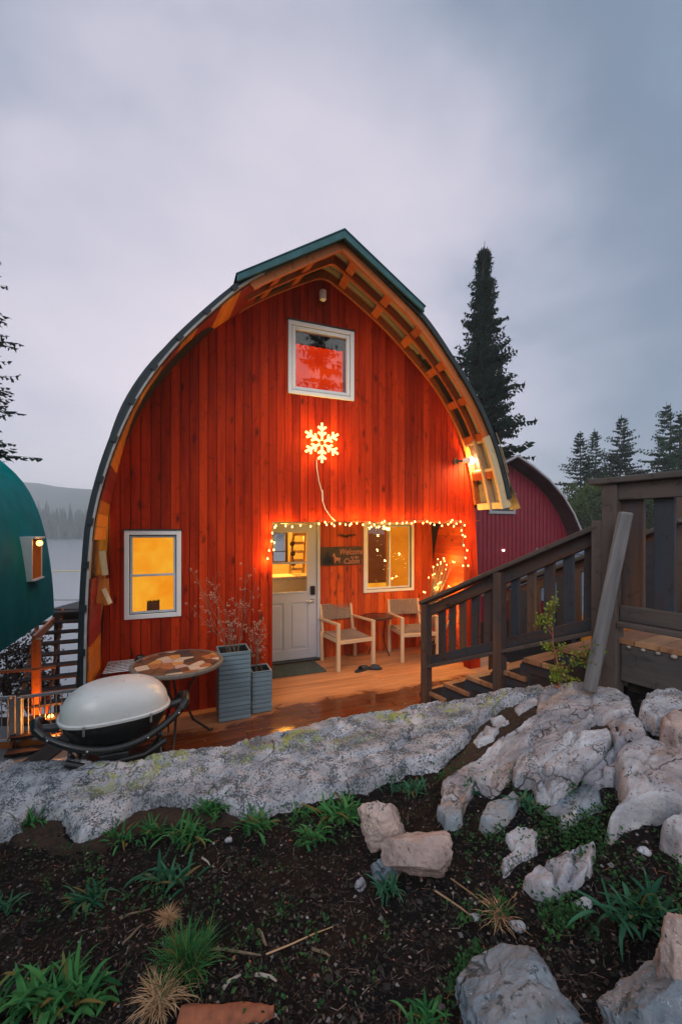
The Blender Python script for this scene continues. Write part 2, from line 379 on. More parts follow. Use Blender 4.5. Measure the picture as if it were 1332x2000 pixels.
def leafmat(name, a, b, rough=.6, trans=.25, brown=None):
    m, t, p, o = nm_(name)
    at = N(t, 'ShaderNodeAttribute', attribute_name='rnd').outputs['Fac']
    t.links.new(ramp(t, at, [(0, a), (.88, b), (.95, brown or b)]), p.inputs['Base Color']); p.inputs['Roughness'].default_value = rough; p.inputs['Specular IOR Level'].default_value = .07
    tr = N(t, 'ShaderNodeBsdfTranslucent'); t.links.new(ramp(t, at, [(0, a), (.88, b), (.95, brown or b)]), tr.inputs[0])
    x = t.nodes.new('ShaderNodeMixShader'); x.inputs[0].default_value = trans
    t.links.new(p.outputs[0], x.inputs[1]); t.links.new(tr.outputs[0], x.inputs[2]); t.links.new(x.outputs[0], o.inputs[0])
    return m
M['needle'] = leafmat('dark spruce needles', (.003, .022, .018), (.014, .052, .032), .7, .1)
M['needle2'] = leafmat('green spruce needles', (.004, .034, .020), (.022, .085, .032), .7, .1)
M['needlef'] = leafmat('far forest', (.012, .026, .028), (.03, .05, .045), .9, 0)
M['leafgreen'] = leafmat('fresh green leaves', (.014, .085, .030), (.075, .25, .075), brown=(.20, .14, .045))
M['leafteal'] = leafmat('blue green leaves', (.012, .070, .042), (.055, .18, .10), brown=(.17, .13, .05))
M['leafyellow'] = leafmat('yellow green leaves', (.10, .17, .02), (.28, .33, .05))
M['leafcover'] = leafmat('dark ground cover leaves', (.010, .035, .018), (.045, .13, .04))
M['straw'] = leafmat('dry straw', (.30, .17, .09), (.62, .40, .24))
M['leafyellowdark'] = leafmat('olive bush leaves', (.03, .06, .02), (.12, .17, .05))
M['scrub'] = leafmat('dark scrub', (.012, .012, .012), (.07, .05, .045), .8, 0)
M['bushleaf'] = leafmat('dull bush leaves', (.02, .045, .02), (.07, .10, .03))
M['moss'] = plain('rusty brown moss', (.042, .018, .009), .95, sc=60, c2=(.010, .007, .005), bmp=.8)
M['concrete'] = plain('wet grey concrete', (.20, .23, .24), .45, sc=6, c2=(.13, .15, .16))
M['snowpatch'] = rockmat('far pale rock', (.5, .48, .5), (.2, .2, .22), .5)
M['ledge'] = rockmat('speckled granite', (.50, .49, .54), (.22, .23, .27), 1.05, 1.0, .05, (.2, .13, .09), 85, dark=(.045, .06, .075))
M['rockA'] = rockmat('pale granite', (.49, .47, .50), (.22, .225, .27), .45, 0, .36, (.30, .17, .12), 60)
M['rockB'] = rockmat('pink granite', (.50, .37, .33), (.26, .19, .18), .35, 0, .35, (.26, .24, .26), 60)
M['rockC'] = rockmat('blue grey granite', (.27, .31, .36), (.085, .115, .15), .55, 0, .25, (.28, .20, .16), 45)
M['rockD'] = rockmat('white crystalline granite', (.54, .53, .57), (.28, .28, .33), .6, 0, .1, (.3, .2, .15), 90)
# deck boards: dry under the roof, wet and dark where the rain reaches
def deckmat():
    m, t, p, o = nm_('deck boards')
    v = mapped(t, 'UV', (1.2, 16, 1)); n1 = noise(t, v, 1, 6, .6, .5)
    at = N(t, 'ShaderNodeAttribute', attribute_name='rnd').outputs['Fac']
    dry = ramp(t, n1, [(.3, (.34, .125, .050)), (.7, (.58, .26, .115))])
    wetc = ramp(t, n1, [(.3, (.055, .014, .006)), (.7, (.15, .042, .014))])
    k = math_(t, 'MULTIPLY_ADD', at, .3, .85); kk = N(t, 'ShaderNodeCombineColor', {0: k, 1: k, 2: k}).outputs[0]
    pos = N(t, 'ShaderNodeSeparateXYZ', {0: N(t, 'ShaderNodeNewGeometry').outputs['Position']})
    nn = noise(t, mapped(t, 'World', (1, 1.6, 1)), 2.6, 6, .65, .4)
    edge = math_(t, 'ADD', math_(t, 'MULTIPLY', pos.outputs[1], -1), math_(t, 'MULTIPLY_ADD', nn, .55, -.275))
    cl_ = N(t, 'ShaderNodeClamp', {0: math_(t, 'MULTIPLY_ADD', pos.outputs[0], .5, .27), 1: 0.0, 2: .26}).outputs[0]; edge = math_(t, 'ADD', edge, cl_)
    wet = ramp(t, edge, [(.44, g(0)), (.56, g(1))])
    c = mix(t, wet, dry, wetc); c = mix(t, 1.0, c, kk, 'MULTIPLY')
    t.links.new(c, p.inputs['Base Color'])
    t.links.new(ramp(t, math_(t, 'MULTIPLY', wet, ramp(t, noise(t, mapped(t, 'World'), 5, 4), [(.35, g(.6)), (.6, g(1))])), [(0, g(.55)), (1, g(.09))]), p.inputs['Roughness'])
    bump(t, p, n1, .05, .002)
    return m
M['deck'] = deckmat()
def groundmat():
    m, t, p, o = nm_('dark forest soil')
    v = mapped(t, 'World'); n1 = noise(t, v, 14, 8, .7, .3); n2 = noise(t, v, 2.2, 5, .6); n3 = noise(t, v, 90, 4, .7)
    c = ramp(t, n1, [(.3, (.003, .003, .004)), (.55, (.009, .0075, .008)), (.75, (.030, .021, .018))])
    c = mix(t, ramp(t, n2, [(.5, g(0)), (.7, g(.7))]), c, (.026, .013, .008))
    c = mix(t, ramp(t, n3, [(.64, g(0)), (.74, g(.5))]), c, (.09, .07, .065))
    t.links.new(c, p.inputs['Base Color']); p.inputs['Roughness'].default_value = .9; p.inputs['Specular IOR Level'].default_value = .12
    bump(t, p, math_(t, 'ADD', n1, math_(t, 'MULTIPLY', n3, .5)), .9, .02)
    return m
M['ground'] = groundmat()
def watermat():
    m, t, p, o = nm_('lake water')
    p.inputs['Base Color'].default_value = (.16, .19, .22, 1); p.inputs['Roughness'].default_value = .2
    n = noise(t, mapped(t, 'World', (1, .35, 1), (0, 0, TH)), .8, 5, .6); bump(t, p, n, .35, .1)
    return m
M['water'] = watermat()
M['hill'] = plain('forested hillside', (.030, .045, .045), .95, sc=.08, c2=(.015, .025, .028), bmp=0)

# ---------------------------------------------------------------- terrain
rng = np.random.RandomState(7)
_perm = rng.rand(4096)
def vnoise(x, y, z=None):
    x = np.asarray(x, float); y = np.asarray(y, float); z = np.zeros_like(x) if z is None else np.asarray(z, float)
    xi = np.floor(x).astype(int); yi = np.floor(y).astype(int); zi = np.floor(z).astype(int)
    fx = x - xi; fy = y - yi; fz = z - zi
    s = lambda f: f * f * (3 - 2 * f)
    fx, fy, fz = s(fx), s(fy), s(fz)
    def h(a, b, c): return _perm[(a * 374761393 + b * 668265263 + c * 1274126177 ^ (a * b * 31 + c * 17)) & 4095]
    r = 0
    for dx in (0, 1):
        for dy in (0, 1):
            for dz in (0, 1):
                w = (fx if dx else 1 - fx) * (fy if dy else 1 - fy) * (fz if dz else 1 - fz)
                r = r + w * h(xi + dx, yi + dy, zi + dz)
    return r * 2 - 1
def fbm(x, y, z=None, oc=4, gain=.5):
    r = 0; a = 1; f = 1; tot = 0
    for i in range(oc):
        r = r + a * vnoise(x * f + i * 17.3, y * f + i * 9.1, None if z is None else z * f + i * 5.7); tot += a; a *= gain; f *= 2.03
    return r / tot
CREST = [(-400, .20, 2.9), (0, .30, 2.80), (232, .38, 2.68), (450, .42, 2.80), (560, .45, 2.94), (700, .48, 3.11), (833, .50, 3.27), (1000, .65, 3.22), (1205, .80, 3.02), (1332, .86, 3.0), (1700, .95, 3.1)]
cu = np.array([(p - CX) / F * d for p, z, d in CREST]); cz = np.array([z for p, z, d in CREST]); cv = np.array([d for p, z, d in CREST])
ctrl = []
for p, z, d in CREST: ctrl.append(((p - CX) / F * d, d, z - .045))
for px, py, z in [(0, 1640, .24), (300, 1590, .30), (500, 1600, .33), (700, 1560, .37), (850, 1500, .42), (930, 1430, .50), (0, 2000, .36), (300, 2000, .40), (666, 2000, .45), (1000, 2000, .52), (1332, 2000, .62),
                  (0, 1800, .29), (666, 1750, .40), (1000, 1700, .49), (1332, 1700, .70), (1332, 1500, .80), (1100, 1500, .67), (1000, 1600, .54), (1200, 1600, .68), (1100, 1420, .70), (300, 1780, .33)]:
    d = (EYE - z) * F / (py - YH); ctrl.append(((px - CX) / F * d, d, z))
ctrl += [(-1, .3, .38), (0, .2, .42), (1, .3, .62), (3, 1, 1.0), (-3, 1, .2), (0, -1, .5)]
ctrl = np.array(ctrl)
def _tps(r2): return np.where(r2 > 1e-12, .5 * r2 * np.log(np.maximum(r2, 1e-12)), 0)
nC = len(ctrl); K = _tps((ctrl[:, None, 0] - ctrl[None, :, 0]) ** 2 + (ctrl[:, None, 1] - ctrl[None, :, 1]) ** 2) + np.eye(nC) * .004
Pm = np.c_[np.ones(nC), ctrl[:, :2]]; A_ = np.block([[K, Pm], [Pm.T, np.zeros((3, 3))]])
sol = np.linalg.solve(A_, np.r_[ctrl[:, 2], 0, 0, 0])
def sstep(x): x = np.clip(x, 0, 1); return x * x * (3 - 2 * x)
def TZ(u, v, detail=False):
    u = np.asarray(u, float); v = np.asarray(v, float); uc = np.clip(u, -3.6, 3.6); vc = np.clip(v, -.6, 3.4)
    shp = u.shape; uf = uc.ravel(); vf = vc.ravel(); z = np.full(uf.shape, sol[nC])
    for i in range(nC): z += sol[i] * _tps((uf - ctrl[i, 0]) ** 2 + (vf - ctrl[i, 1]) ** 2)
    z += sol[nC + 1] * uf + sol[nC + 2] * vf; z = z.reshape(shp)
    if detail: z = z + .020 * fbm(u * 5, v * 5, oc=3) + .014 * fbm(u * 22, v * 22, oc=3, gain=.6)
    vcr = np.interp(u, cu, cv)
    k = sstep((v - vcr - .04) / .30)
    m = sstep((u / np.maximum(v, .5) + .12) / .24)
    back = -.45 - 1.6 * sstep((v - 3.6) / 2.6) * (1 - m) - .9 * sstep((v - 5) / 6) * m
    back = back - 1.9 * sstep((v - 8.7) / 3) * (1 - m)
    back = back + .15 * fbm(u * .8, v * .8, oc=3) * sstep((v - 8) / 4)
    return z * (1 - k) + back * k
def grow(a, b, step, outs, fac):
    xs = list(np.arange(a, b + 1e-6, step)); s = step; x = xs[0]; L = []
    while x > outs[0]: s *= fac; x -= s; L.append(x)
    L.reverse(); s = step; x = xs[-1]; Rr = []
    while x < outs[1]: s *= fac; x += s; Rr.append(x)
    return np.array(L + xs + Rr)
def gridmesh(name, U, V, Z, mat, mask=None, rndv=None, loc=(0, 0, 0), parent=None, smooth=True):
    nu, nv = U.shape; X, Y = uv2w(U, V)
    co = np.stack([X - loc[0], Y - loc[1], Z - loc[2]], -1).reshape(-1, 3)
    idx = np.arange(nu * nv).reshape(nu, nv)
    q = np.stack([idx[:-1, :-1], idx[1:, :-1], idx[1:, 1:], idx[:-1, 1:]], -1).reshape(-1, 4)
    if mask is not None:
        mk = mask; fm = (mk[:-1, :-1] | mk[1:, :-1] | mk[1:, 1:] | mk[:-1, 1:]).reshape(-1); q = q[fm]
        used = np.zeros(nu * nv, bool); used[q.ravel()] = True; rm = np.cumsum(used) - 1; co = co[used]; q = rm[q]
        if rndv is not None: rndv = rndv.reshape(-1)[used]
    elif rndv is not None: rndv = rndv.reshape(-1)
    me = bpy.data.meshes.new(name); me.vertices.add(len(co)); me.vertices.foreach_set('co', co.ravel())
    me.loops.add(q.size); me.loops.foreach_set('vertex_index', q.ravel().astype(np.int32))
    me.polygons.add(len(q)); me.polygons.foreach_set('loop_start', np.arange(0, q.size, 4, dtype=np.int32))
    try: me.polygons.foreach_set('loop_total', np.full(len(q), 4, dtype=np.int32))
    except Exception: pass
    me.update(calc_edges=True); me.validate()
    if smooth: me.polygons.foreach_set('use_smooth', [True] * len(me.polygons))
    me.materials.append(mat)
    if rndv is not None:
        ca = me.color_attributes.new('rnd', 'FLOAT_COLOR', 'POINT'); c4 = np.repeat(rndv[:, None], 4, 1); c4[:, 3] = 1; ca.data.foreach_set('color', c4.ravel())
    o = bpy.data.objects.new(name, me); COL.objects.link(o); o.location = loc
    if parent: o.parent = parent
    return o
us = grow(-2.9, 3.0, .010, (-1500, 1500), 1.12); vs = grow(.45, 3.7, .010, (-60, 1600), 1.10)
UU, VV = np.meshgrid(us, vs, indexing='ij'); ZZ = TZ(UU, VV, True)
ground = gridmesh('ground', UU, VV, ZZ, M['ground']); tag(ground, kind='structure')

def hit(px, py, default=None):
    a = (px - CX) / F; b = (py - YH) / F
    v = np.arange(.5, 3.6, .004); z = TZ(a * v, v); ok = np.where(EYE - b * v <= z)[0]
    if len(ok) == 0:
        vc = float(np.interp(a * 3, cu, cv)) + .1; return a * vc, vc
    vc = float(v[ok[0]]); return a * vc, vc
def hitw(px, py):
    u, v = hit(px, py); x, y = uv2w(u, v); return Vector((x, y, float(TZ(np.array([u]), np.array([v]))[0])))
# lake and hills
lk = MB(); lk.poly([(-900, 8, -3), (60, 8, -3), (200, 1200, -3), (-900, 1200, -3)])
tag(lk.build('lake', M['water']), kind='structure')
def ridge(name, d, pts, mat, thick=120, base=-6):
    # hill: profile across the view, built as a body with depth
    pr = np.array(pts, float); xs = np.linspace(pr[0, 0], pr[-1, 0], 90); ys = np.interp(xs, pr[:, 0], pr[:, 1])
    rows = []; ss = np.linspace(0, 1, 12)
    U = np.zeros((90, 12)); V = np.zeros((90, 12)); Z = np.zeros((90, 12))
    for i, (x, y) in enumerate(zip(xs, ys)):
        top = EYE + (YH - y) / F * (d + thick / 2)
        for j, s in enumerate(ss):
            v = d + thick * s; U[i, j] = (x - CX) / F * v; V[i, j] = v; Z[i, j] = base + (top - base) * math.sin(math.pi * s) ** .7 + 2.5 * float(vnoise(np.array([x * .03]), np.array([s * 5]))[0])
    return tag(gridmesh(name, U, V, Z, mat), kind='structure')
ridge('hills', 380, [(-900, 960), (-200, 935), (60, 944), (120, 950), (200, 956), (600, 960), (1000, 985), (1300, 960), (1900, 980)], M['hill'], 300)
ridge('hills', 242, [(-900, 1000), (0, 1008), (120, 1006), (200, 1012), (330, 1030), (500, 1045)], M['hill'], 90)
ridge('hills', 90, [(1050, 1000), (1150, 975), (1300, 985), (1900, 980)], M['hill'], 60)

# ================================================================ the red cabin
random.seed(3)
XC = .605
def crom(P, n):
    P = np.array(P, float); d = np.r_[0, np.cumsum(np.hypot(*np.diff(P, axis=0).T))]; s = np.linspace(0, d[-1], n)
    T = np.gradient(P, d, axis=0); out = []
    for x in s:
        i = min(max(np.searchsorted(d, x) - 1, 0), len(P) - 2); h = d[i + 1] - d[i]; t = (x - d[i]) / h
        out.append((2 * t**3 - 3 * t**2 + 1) * P[i] + (t**3 - 2 * t**2 + t) * h * T[i] + (-2 * t**3 + 3 * t**2) * P[i + 1] + (t**3 - t**2) * h * T[i + 1])
    return np.array(out)
WALL = [(2.315, 0), (2.305, .8), (2.285, 1.4), (2.235, 2.08), (2.145, 2.56), (1.98, 3.12), (1.755, 3.52), (1.45, 3.88), (1.175, 4.12), (.85, 4.39), (.50, 4.62), (0, 4.90)]
FRONT = [(2.37, 0), (2.365, .64), (2.355, 1.19), (2.335, 1.62), (2.305, 1.97), (2.225, 2.36), (2.115, 2.72), (1.935, 3.14), (1.685, 3.54), (1.375, 3.92), (1.015, 4.30), (.5, 4.66), (0, 4.985)]
NS = 61
PW = crom(WALL, NS); PF = crom(FRONT, NS)
def normals(P):
    T = np.gradient(P, axis=0); n = np.stack([T[:, 1], -T[:, 0]], 1); n /= np.linalg.norm(n, axis=1)[:, None]; return n  # outward for +x side going up
NW, NF = normals(PW), normals(PF)
YF = -.60
def prof(y, off=0):
    """outer roof line (offset inward by off) at depth y, from right foot to apex"""
    k = min(max((y - YF) / (0 - YF), 0), 1)
    P = (PF * (1 - k) + (PW + NW * .11) * k); n = NF * (1 - k) + NW * k
    Q = P - n * off; Q[:, 0] = np.maximum(Q[:, 0], 0); Q[-1] = (0, P[-1, 1] - off / max(.5, abs(n[-1, 1]))); return Q
def side(sgn, y, off, a=0.0, b=1.0):
    Q = prof(y, off); s = np.linspace(a, b, max(2, int((b - a) * 60) + 1)); i = np.arange(NS) / (NS - 1)
    return [Vector((XC + sgn * float(np.interp(t, i, Q[:, 0])), y, float(np.interp(t, i, Q[:, 1])))) for t in s]
def loft(mb, A, B, r=None, mi=0, uvw=True):
    r = random.random() if r is None else r; b = len(mb.v); n = len(A); mb.v += [tuple(p) for p in A] + [tuple(p) for p in B]; L = 0
    w = (A[0] - B[0]).length
    for i in range(n - 1):
        l2 = L + (A[i + 1] - A[i]).length; o = r * 31
        mb.face((b + i, b + i + 1, b + n + i + 1, b + n + i), [(L + o, o), (l2 + o, o), (l2 + o, w + o), (L + o, w + o)], r, mi); L = l2
def slab(mb, sgn, y0, y1, o0, o1, a=0., b=1., r=None):
    r = random.random() if r is None else r
    A, B, C, D = side(sgn, y0, o0, a, b), side(sgn, y1, o0, a, b), side(sgn, y1, o1, a, b), side(sgn, y0, o1, a, b)
    loft(mb, A, B, r); loft(mb, B, C, r); loft(mb, C, D, r); loft(mb, D, A, r)
    for e in (0, -1): mb.poly([A[e], B[e], C[e], D[e]], r)

cabin = empty('red_cabin', (XC, 0, 0), 'arched cabin clad in red stained vertical boards with a covered corner porch and lit windows', 'cabin')
DEPTH = 6.2
def ztop(x):
    ax = abs(x - XC)
    return float(np.interp(-ax, -PW[:, 0], PW[:, 1]))
def planks(mb, x0, x1, y0, y1, top, holes, w=.0925, base=0.0, gap=.0055):
    x = x0
    while x < x1 - 1e-4:
        xe = min(x + w, x1); cuts = [(base, None)]
        xs = [x + gap / 2, xe - gap / 2]; hs = [h for h in holes if h[0] < xe - .001 and h[1] > x + .001]
        # split in x where a hole edge crosses the board
        ed = sorted(set([xs[0], xs[1]] + [min(max(e, xs[0]), xs[1]) for h in hs for e in (h[0], h[1])]))
        r = random.random()
        for a, b in zip(ed[:-1], ed[1:]):
            if b - a < .004: continue
            mid = (a + b) / 2; segs = []; z = base
            for h in sorted([h for h in holes if h[0] < mid < h[1]], key=lambda q: q[2]):
                if h[2] > z: segs.append((z, z, h[2], h[2]))
                z = max(z, h[3])
            ta, tb = top(a), top(b)
            if min(ta, tb) > z + .01: segs.append((z, z, ta, tb))
            for za0, zb0, za1, zb1 in segs:
                L = max(za1, zb1) - za0
                P = [Vector((a, y0, za0)), Vector((a, y1, za0)), Vector((b, y0, zb0)), Vector((b, y1, zb0)), Vector((a, y0, za1)), Vector((a, y1, za1)), Vector((b, y0, zb1)), Vector((b, y1, zb1))]
                mb.hexa(P, L, b - a, abs(y1 - y0), r)
        x = xe
HW = [(.18, 1.0, 3.47, 4.31), (-1.49, -.96, 1.01, 1.90), (0.0, 2.74, -.1, 2.0)]
mb = MB(); planks(mb, XC - 2.315, XC + 2.315, -.006, .016, ztop, HW)
mb.build('wall', M['red'], cabin, bevel=.0022)
mb = MB(); planks(mb, XC - 2.30, XC + 2.30, .0165, .10, lambda x: ztop(x) - .01, HW, w=.46, gap=0)
mb.build('wall_backing', M['darkwood'], cabin)
# opening trim
mb = MB(); mb.box((2.728, -.010, 0), (2.739, .12, 2.0), axis=2); mb.build('corner_board', M['red'], cabin, bevel=.002)
mb = MB(); mb.box((-.002, .101, 0), (-.03, 1.23, 2.1), axis=2); mb.build('porch_side_wall', M['redporch'], cabin)
# porch back wall, side wall, ceiling
mb = MB(); planks(mb, .0, 3.05, 1.23, 1.25, lambda x: 2.12, [(.0, .985, -.1, 2.06), (1.70, 2.60, .93, 2.03)], w=.115)
mb.build('porch_wall', M['redporch'], cabin, bevel=.002)
mb = MB(); planks(mb, -.1, 3.05, 1.251, 1.32, lambda x: 2.12, [(.0, .985, -.1, 2.06), (1.70, 2.60, .93, 2.03)], w=.46, gap=0); mb.build('porch_wall_backing', M['darkwood'], cabin)
mb = MB()
z = 0
while z < 2.1:
    zt = min(z + .14, 2.12); mb.board((2.79, .0, (z + zt) / 2), (2.99, 1.23, (z + zt) / 2), .02, zt - z - .004); z += .14
mb.build('porch_side_wall', M['redporch'], cabin, bevel=.002)
mb = MB()
y = .10
while y < 1.23: mb.box((-.03, y, 2.03), (3.0, min(y + .12, 1.23) - .004, 2.05)); y += .12
mb.build('porch_ceiling', M['redporch'], cabin, bevel=.002)
mb = MB(); mb.box((0, .016, 2.0), (2.74, .10, 2.03)); mb.build('opening_head', M['redporch'], cabin)
# roof skin
mb = MB()
for sg in (-1, 1):
    a = 0 if sg < 0 else .0
    if sg < 0: slab(mb, sg, YF, DEPTH, 0, .022)
    else:
        slab(mb, sg, .14, DEPTH, 0, .022); slab(mb, sg, YF, .139, 0, .022, .375, 1)
# standing seams on the outer skin
for k in range(14):
    y = YF + .05 + k * .48
    for sg in (-1, 1):
        if sg > 0 and y < .14: slab(mb, sg, y, y + .02, -.03, 0.002, .375, 1)
        else: slab(mb, sg, y, y + .02, -.03, .002)
roof = mb.build('roof', M['darkmetal'], cabin)
mb = MB()
slab(mb, -1, YF - .03, YF - .002, -.003, .022); slab(mb, 1, YF - .035, YF - .002, -.018, .035, .39, 1)
for k in range(16):
    a = .02 + k * .062; slab(mb, -1, YF - .05, YF - .036, -.010, .038, a, a + .010)
mb.build('roof_edge', M['darkmetal'], roof)
mb = MB(); slab(mb, -1, YF - .030, YF + .01, .024, .040, 0, .83); mb.build('edge_trim', M['barntrim'], roof)
# ridge flashing
mb = MB()
for sg, xe in ((-1, 1.085), (1, .965)):
    Q = prof(YF, 0); i = np.arange(NS)[::-1]
    xs_ = Q[::-1, 0]; zs_ = Q[::-1, 1]
    zt = float(np.interp(xe, xs_, zs_))
    zap = 4.985
    for yy0, yy1 in ((YF - .075, DEPTH + .02),):
        a = Vector((XC, yy0, zap + .035)); b_ = Vector((XC + sg * xe, yy0, zt + .075)); c = Vector((XC + sg * xe, yy0, zt - .005)); c2 = Vector((XC + sg * (xe - .06), yy0, zt - .01)); d_ = Vector((XC, yy0, zap - .07))
        mb.prism([(a.x, a.z), (b_.x, b_.z), (c.x, c.z), (c2.x, c2.z), (d_.x, d_.z)] if False else [(a.x, a.z), (b_.x, b_.z), (b_.x, b_.z - .070), (d_.x, d_.z + .012)], yy0, yy0 + .025)
        mb.prism([(a.x, a.z + .004), (b_.x + sg * .015, b_.z + .004 - .006), (b_.x + sg * .015, b_.z - .012), (a.x, a.z - .012)], yy0 - .01, yy1)
mb.build('ridge_flashing', M['tealtrim'], roof, bevel=.003)
# sheathing seen from below
mb = MB()
for sg in (-1, 1):
    a0 = 0 if sg < 0 else .375; k = 0
    y = YF + .01
    while y < 0:
        y1 = min(y + .145, -.005); slab(mb, sg, y, y1 - .006, .024, .036, a0, 1); y += .15
mb.build('roof_sheathing', M['sheath'], roof)
# rafters: three arches with blocking between
for yy in (YF + .005, -.36, -.055):
    for sg in (-1, 1):
        mb = MB(); slab(mb, sg, yy, yy + .042, .037, .125 if yy > -.5 else .115, .80 if sg < 0 else .385, 1)
        mb.build('rafter', M['rafter'], roof, bevel=.003)
mb = MB()
for sg in (-1, 1):
    for k in range(13):
        a = .44 + k * .085 if sg > 0 else .85 + k * .07
        if a > .985: break
        for y0, y1 in ((YF + .05, -.362), (-.316, -.057)):
            mb = MB(); slab(mb, sg, y0, y1, .038, .105, a, a + .016, random.random()); mb.build('blocking', M['rafter'], roof)
# left soffit boards, orange and dark red by turns, the course broken where one board has come off
a = .0; i = 0; pat = [1, 0, 1, 0, 0, 1, 1, 0, 1, 1, 1, 1, 0, 1, 0, 1, 0, 1, 1]
while a < .83:
    w = random.uniform(.035, .062); b = min(a + w, .84)
    if not (.215 < a < .285):
        mb = MB()
        nsub = 3
        for q in range(nsub):
            y0 = YF + .012; aa = a + (b - a) * q / nsub; bb = a + (b - a) * (q + 1) / nsub - .0008
            r_s = random.random(); A, B, C, D = side(-1, y0, .048, aa, bb), side(-1, -.008, .104, aa, bb), side(-1, -.008, .116, aa, bb), side(-1, y0, .060, aa, bb)
            for e1, e2 in ((A, B), (B, C), (C, D), (D, A)): loft(mb, e1, e2, r_s)
        mb.build('soffit_board', M['orangewood'] if pat[i % len(pat)] else M['darkred'], cabin)
    a = b; i += 1
# broken, hanging soffit boards
mb = MB()
p = onY(200, 1080, -.35); mb.board(p + Vector((.0, 0, .02)), p + Vector((.03, -.03, -.20)), .05, .012, (0, 1, 0))
mb.build('soffit_board', M['palewood'], cabin)['label'] = 'pale torn soffit board hanging loose'
mb = MB(); p = onY(207, 1130, -.33); mb.board(p, p + Vector((.015, -.02, -.24)), .05, .012, (0, 1, .2)); mb.board(p + Vector((-.03, 0, .03)), p + Vector((-.05, -.02, -.22)), .045, .012, (0, 1, .3))
mb.build('soffit_board', M['orangewood'], cabin)['label'] = 'split orange soffit board'
mb = MB(); p = onY(203, 1150, -.38); mb.board(p, p + Vector((.06, -.04, -.13)), .035, .012, (0, 1, .2)); mb.build('soffit_board', M['palewood'], cabin)
# right end of the overhang: pale framing, bottom plate and torn metal sheets
mb = MB()
A0 = .372
for yy, wd in ((YF - .012, .05), (YF + .235, .045)):
    slab(mb, 1, yy, yy + .042, -.004 if yy < -.6 else .034, .13, A0, .53)
for aa in (.372, .448, .520):
    slab(mb, 1, YF + .031, -.05, .034, .10, aa, aa + .014)
mb.build('eave_framing', M['palewood'], cabin, bevel=.002)
mb = MB(); slab(mb, 1, YF + .04, -.03, .026, .034, .38, .51); mb.build('eave_lining', M['sheath'], cabin)
mb = MB()
pa = side(1, YF - .06, -.05, .44, .58)
for k in range(3):
    o = .008 + .012 * k; s0 = .385 + .03 * k
    A = side(1, YF - .03 - .015 * k, -o, s0, s0 + .085); B = [q + Vector((.035, .05, .0)) for q in A]
    A2 = [q + Vector((0.006, 0, -.006)) for q in A]; B2 = [q + Vector((.006, 0, -.006)) for q in B]
    loft(mb, A, B); loft(mb, A2, B2); loft(mb, A, A2); loft(mb, B, B2)
mb.build('torn_roof_sheet', M['palewood'], cabin)
mb = MB()
A = [q + Vector((.05 + .10 * (1 - i / 4), -.02, -.01)) for i, q in enumerate(side(1, YF, 0, .372, .44))]; B = [q + Vector((.12, .30, -.01)) for q in A]
A2 = [q + Vector((.005, 0, -.005)) for q in A]; B2 = [q + Vector((.005, 0, -.005)) for q in B]
loft(mb, A, B); loft(mb, A2, B2); loft(mb, A, A2); loft(mb, B, B2)
mb.build('torn_roof_sheet', M['sheath'], cabin)
# back wall and foundation
def interior():
    mb = MB(); c1 = onY(545, 1042, 4.4); c2 = onY(556, 1096, 4.4)
    hx0, hx1, hz0, hz1 = c1.x - .25, c2.x + .02, c2.z, c1.z
    y = 4.4
    for a, b in (((-1.6, y, -.1), (hx0, y + .06, 2.4)), ((hx1, y, -.1), (3.0, y + .06, 2.4)), ((hx0, y, -.1), (hx1, y + .06, hz0)), ((hx0, y, hz1), (hx1, y + .06, 2.4))): mb.box(a, b)
    mb.box((-1.62, 1.33, -.1), (-1.56, 4.46, 2.4)); mb.box((3.0, 1.33, -.1), (3.06, 4.46, 2.4)); mb.box((-1.62, 1.33, 2.34), (3.06, 4.46, 2.4)); mb.box((-1.6, 1.33, -.1), (3.0, 4.4, -.04))
    mb.box((-1.56, 1.325, 2.07), (3.0, 1.345, 2.34))
    mb.build('interior_wall', M['warmwall'], cabin)
    mb = MB()
    for a, b in (((hx0 - .05, y - .02, hz0 - .05), (hx0, y, hz1 + .05)), ((hx1, y - .02, hz0 - .05), (hx1 + .05, y, hz1 + .05)), ((hx0, y - .02, hz0 - .05), (hx1, y, hz0)), ((hx0, y - .02, hz1), (hx1, y, hz1 + .05))): mb.box(a, b)
    mb.box(((hx0 + hx1) / 2 - .1, y, hz0), ((hx0 + hx1) / 2 - .07, y + .04, hz1)); mb.box((hx0, y, (hz0 + hz1) / 2 - .1), (hx1, y + .04, (hz0 + hz1) / 2 - .08))
    mb.build('back_window_frame', M['flash'], cabin)
interior()
mb = MB()
out = [(XC - PW[i, 0], PW[i, 1]) for i in range(NS)] + [(XC + PW[i, 0], PW[i, 1]) for i in range(NS - 2, -1, -1)]
mb.prism([(x, z + .02) for x, z in out], DEPTH - .3, DEPTH - .28) if False else None
for sgn in (-1, 1): pass
planks(mb, XC - 2.3, XC + 2.3, DEPTH - .3, DEPTH - .25, ztop, [(-.6, 1.9, .6, 2.1)], w=.3, gap=.002)
mb.build('back_wall', M['red'], cabin)
mb = MB(); mb.box((XC - 2.3, .02, 2.42), (XC + 2.3, DEPTH - .3, 2.5)); mb.build('loft_floor', M['darkwood'], cabin)
mb = MB()
for x in (XC - 2.2, XC, XC + 2.2):
    for y in (.2, 2.2, 4.2, 5.8): mb = MB(); mb.box((x - .09, y - .09, -2.6), (x + .09, y + .09, -.06), axis=2); mb.build('foundation_post', M['darkwood'], cabin)
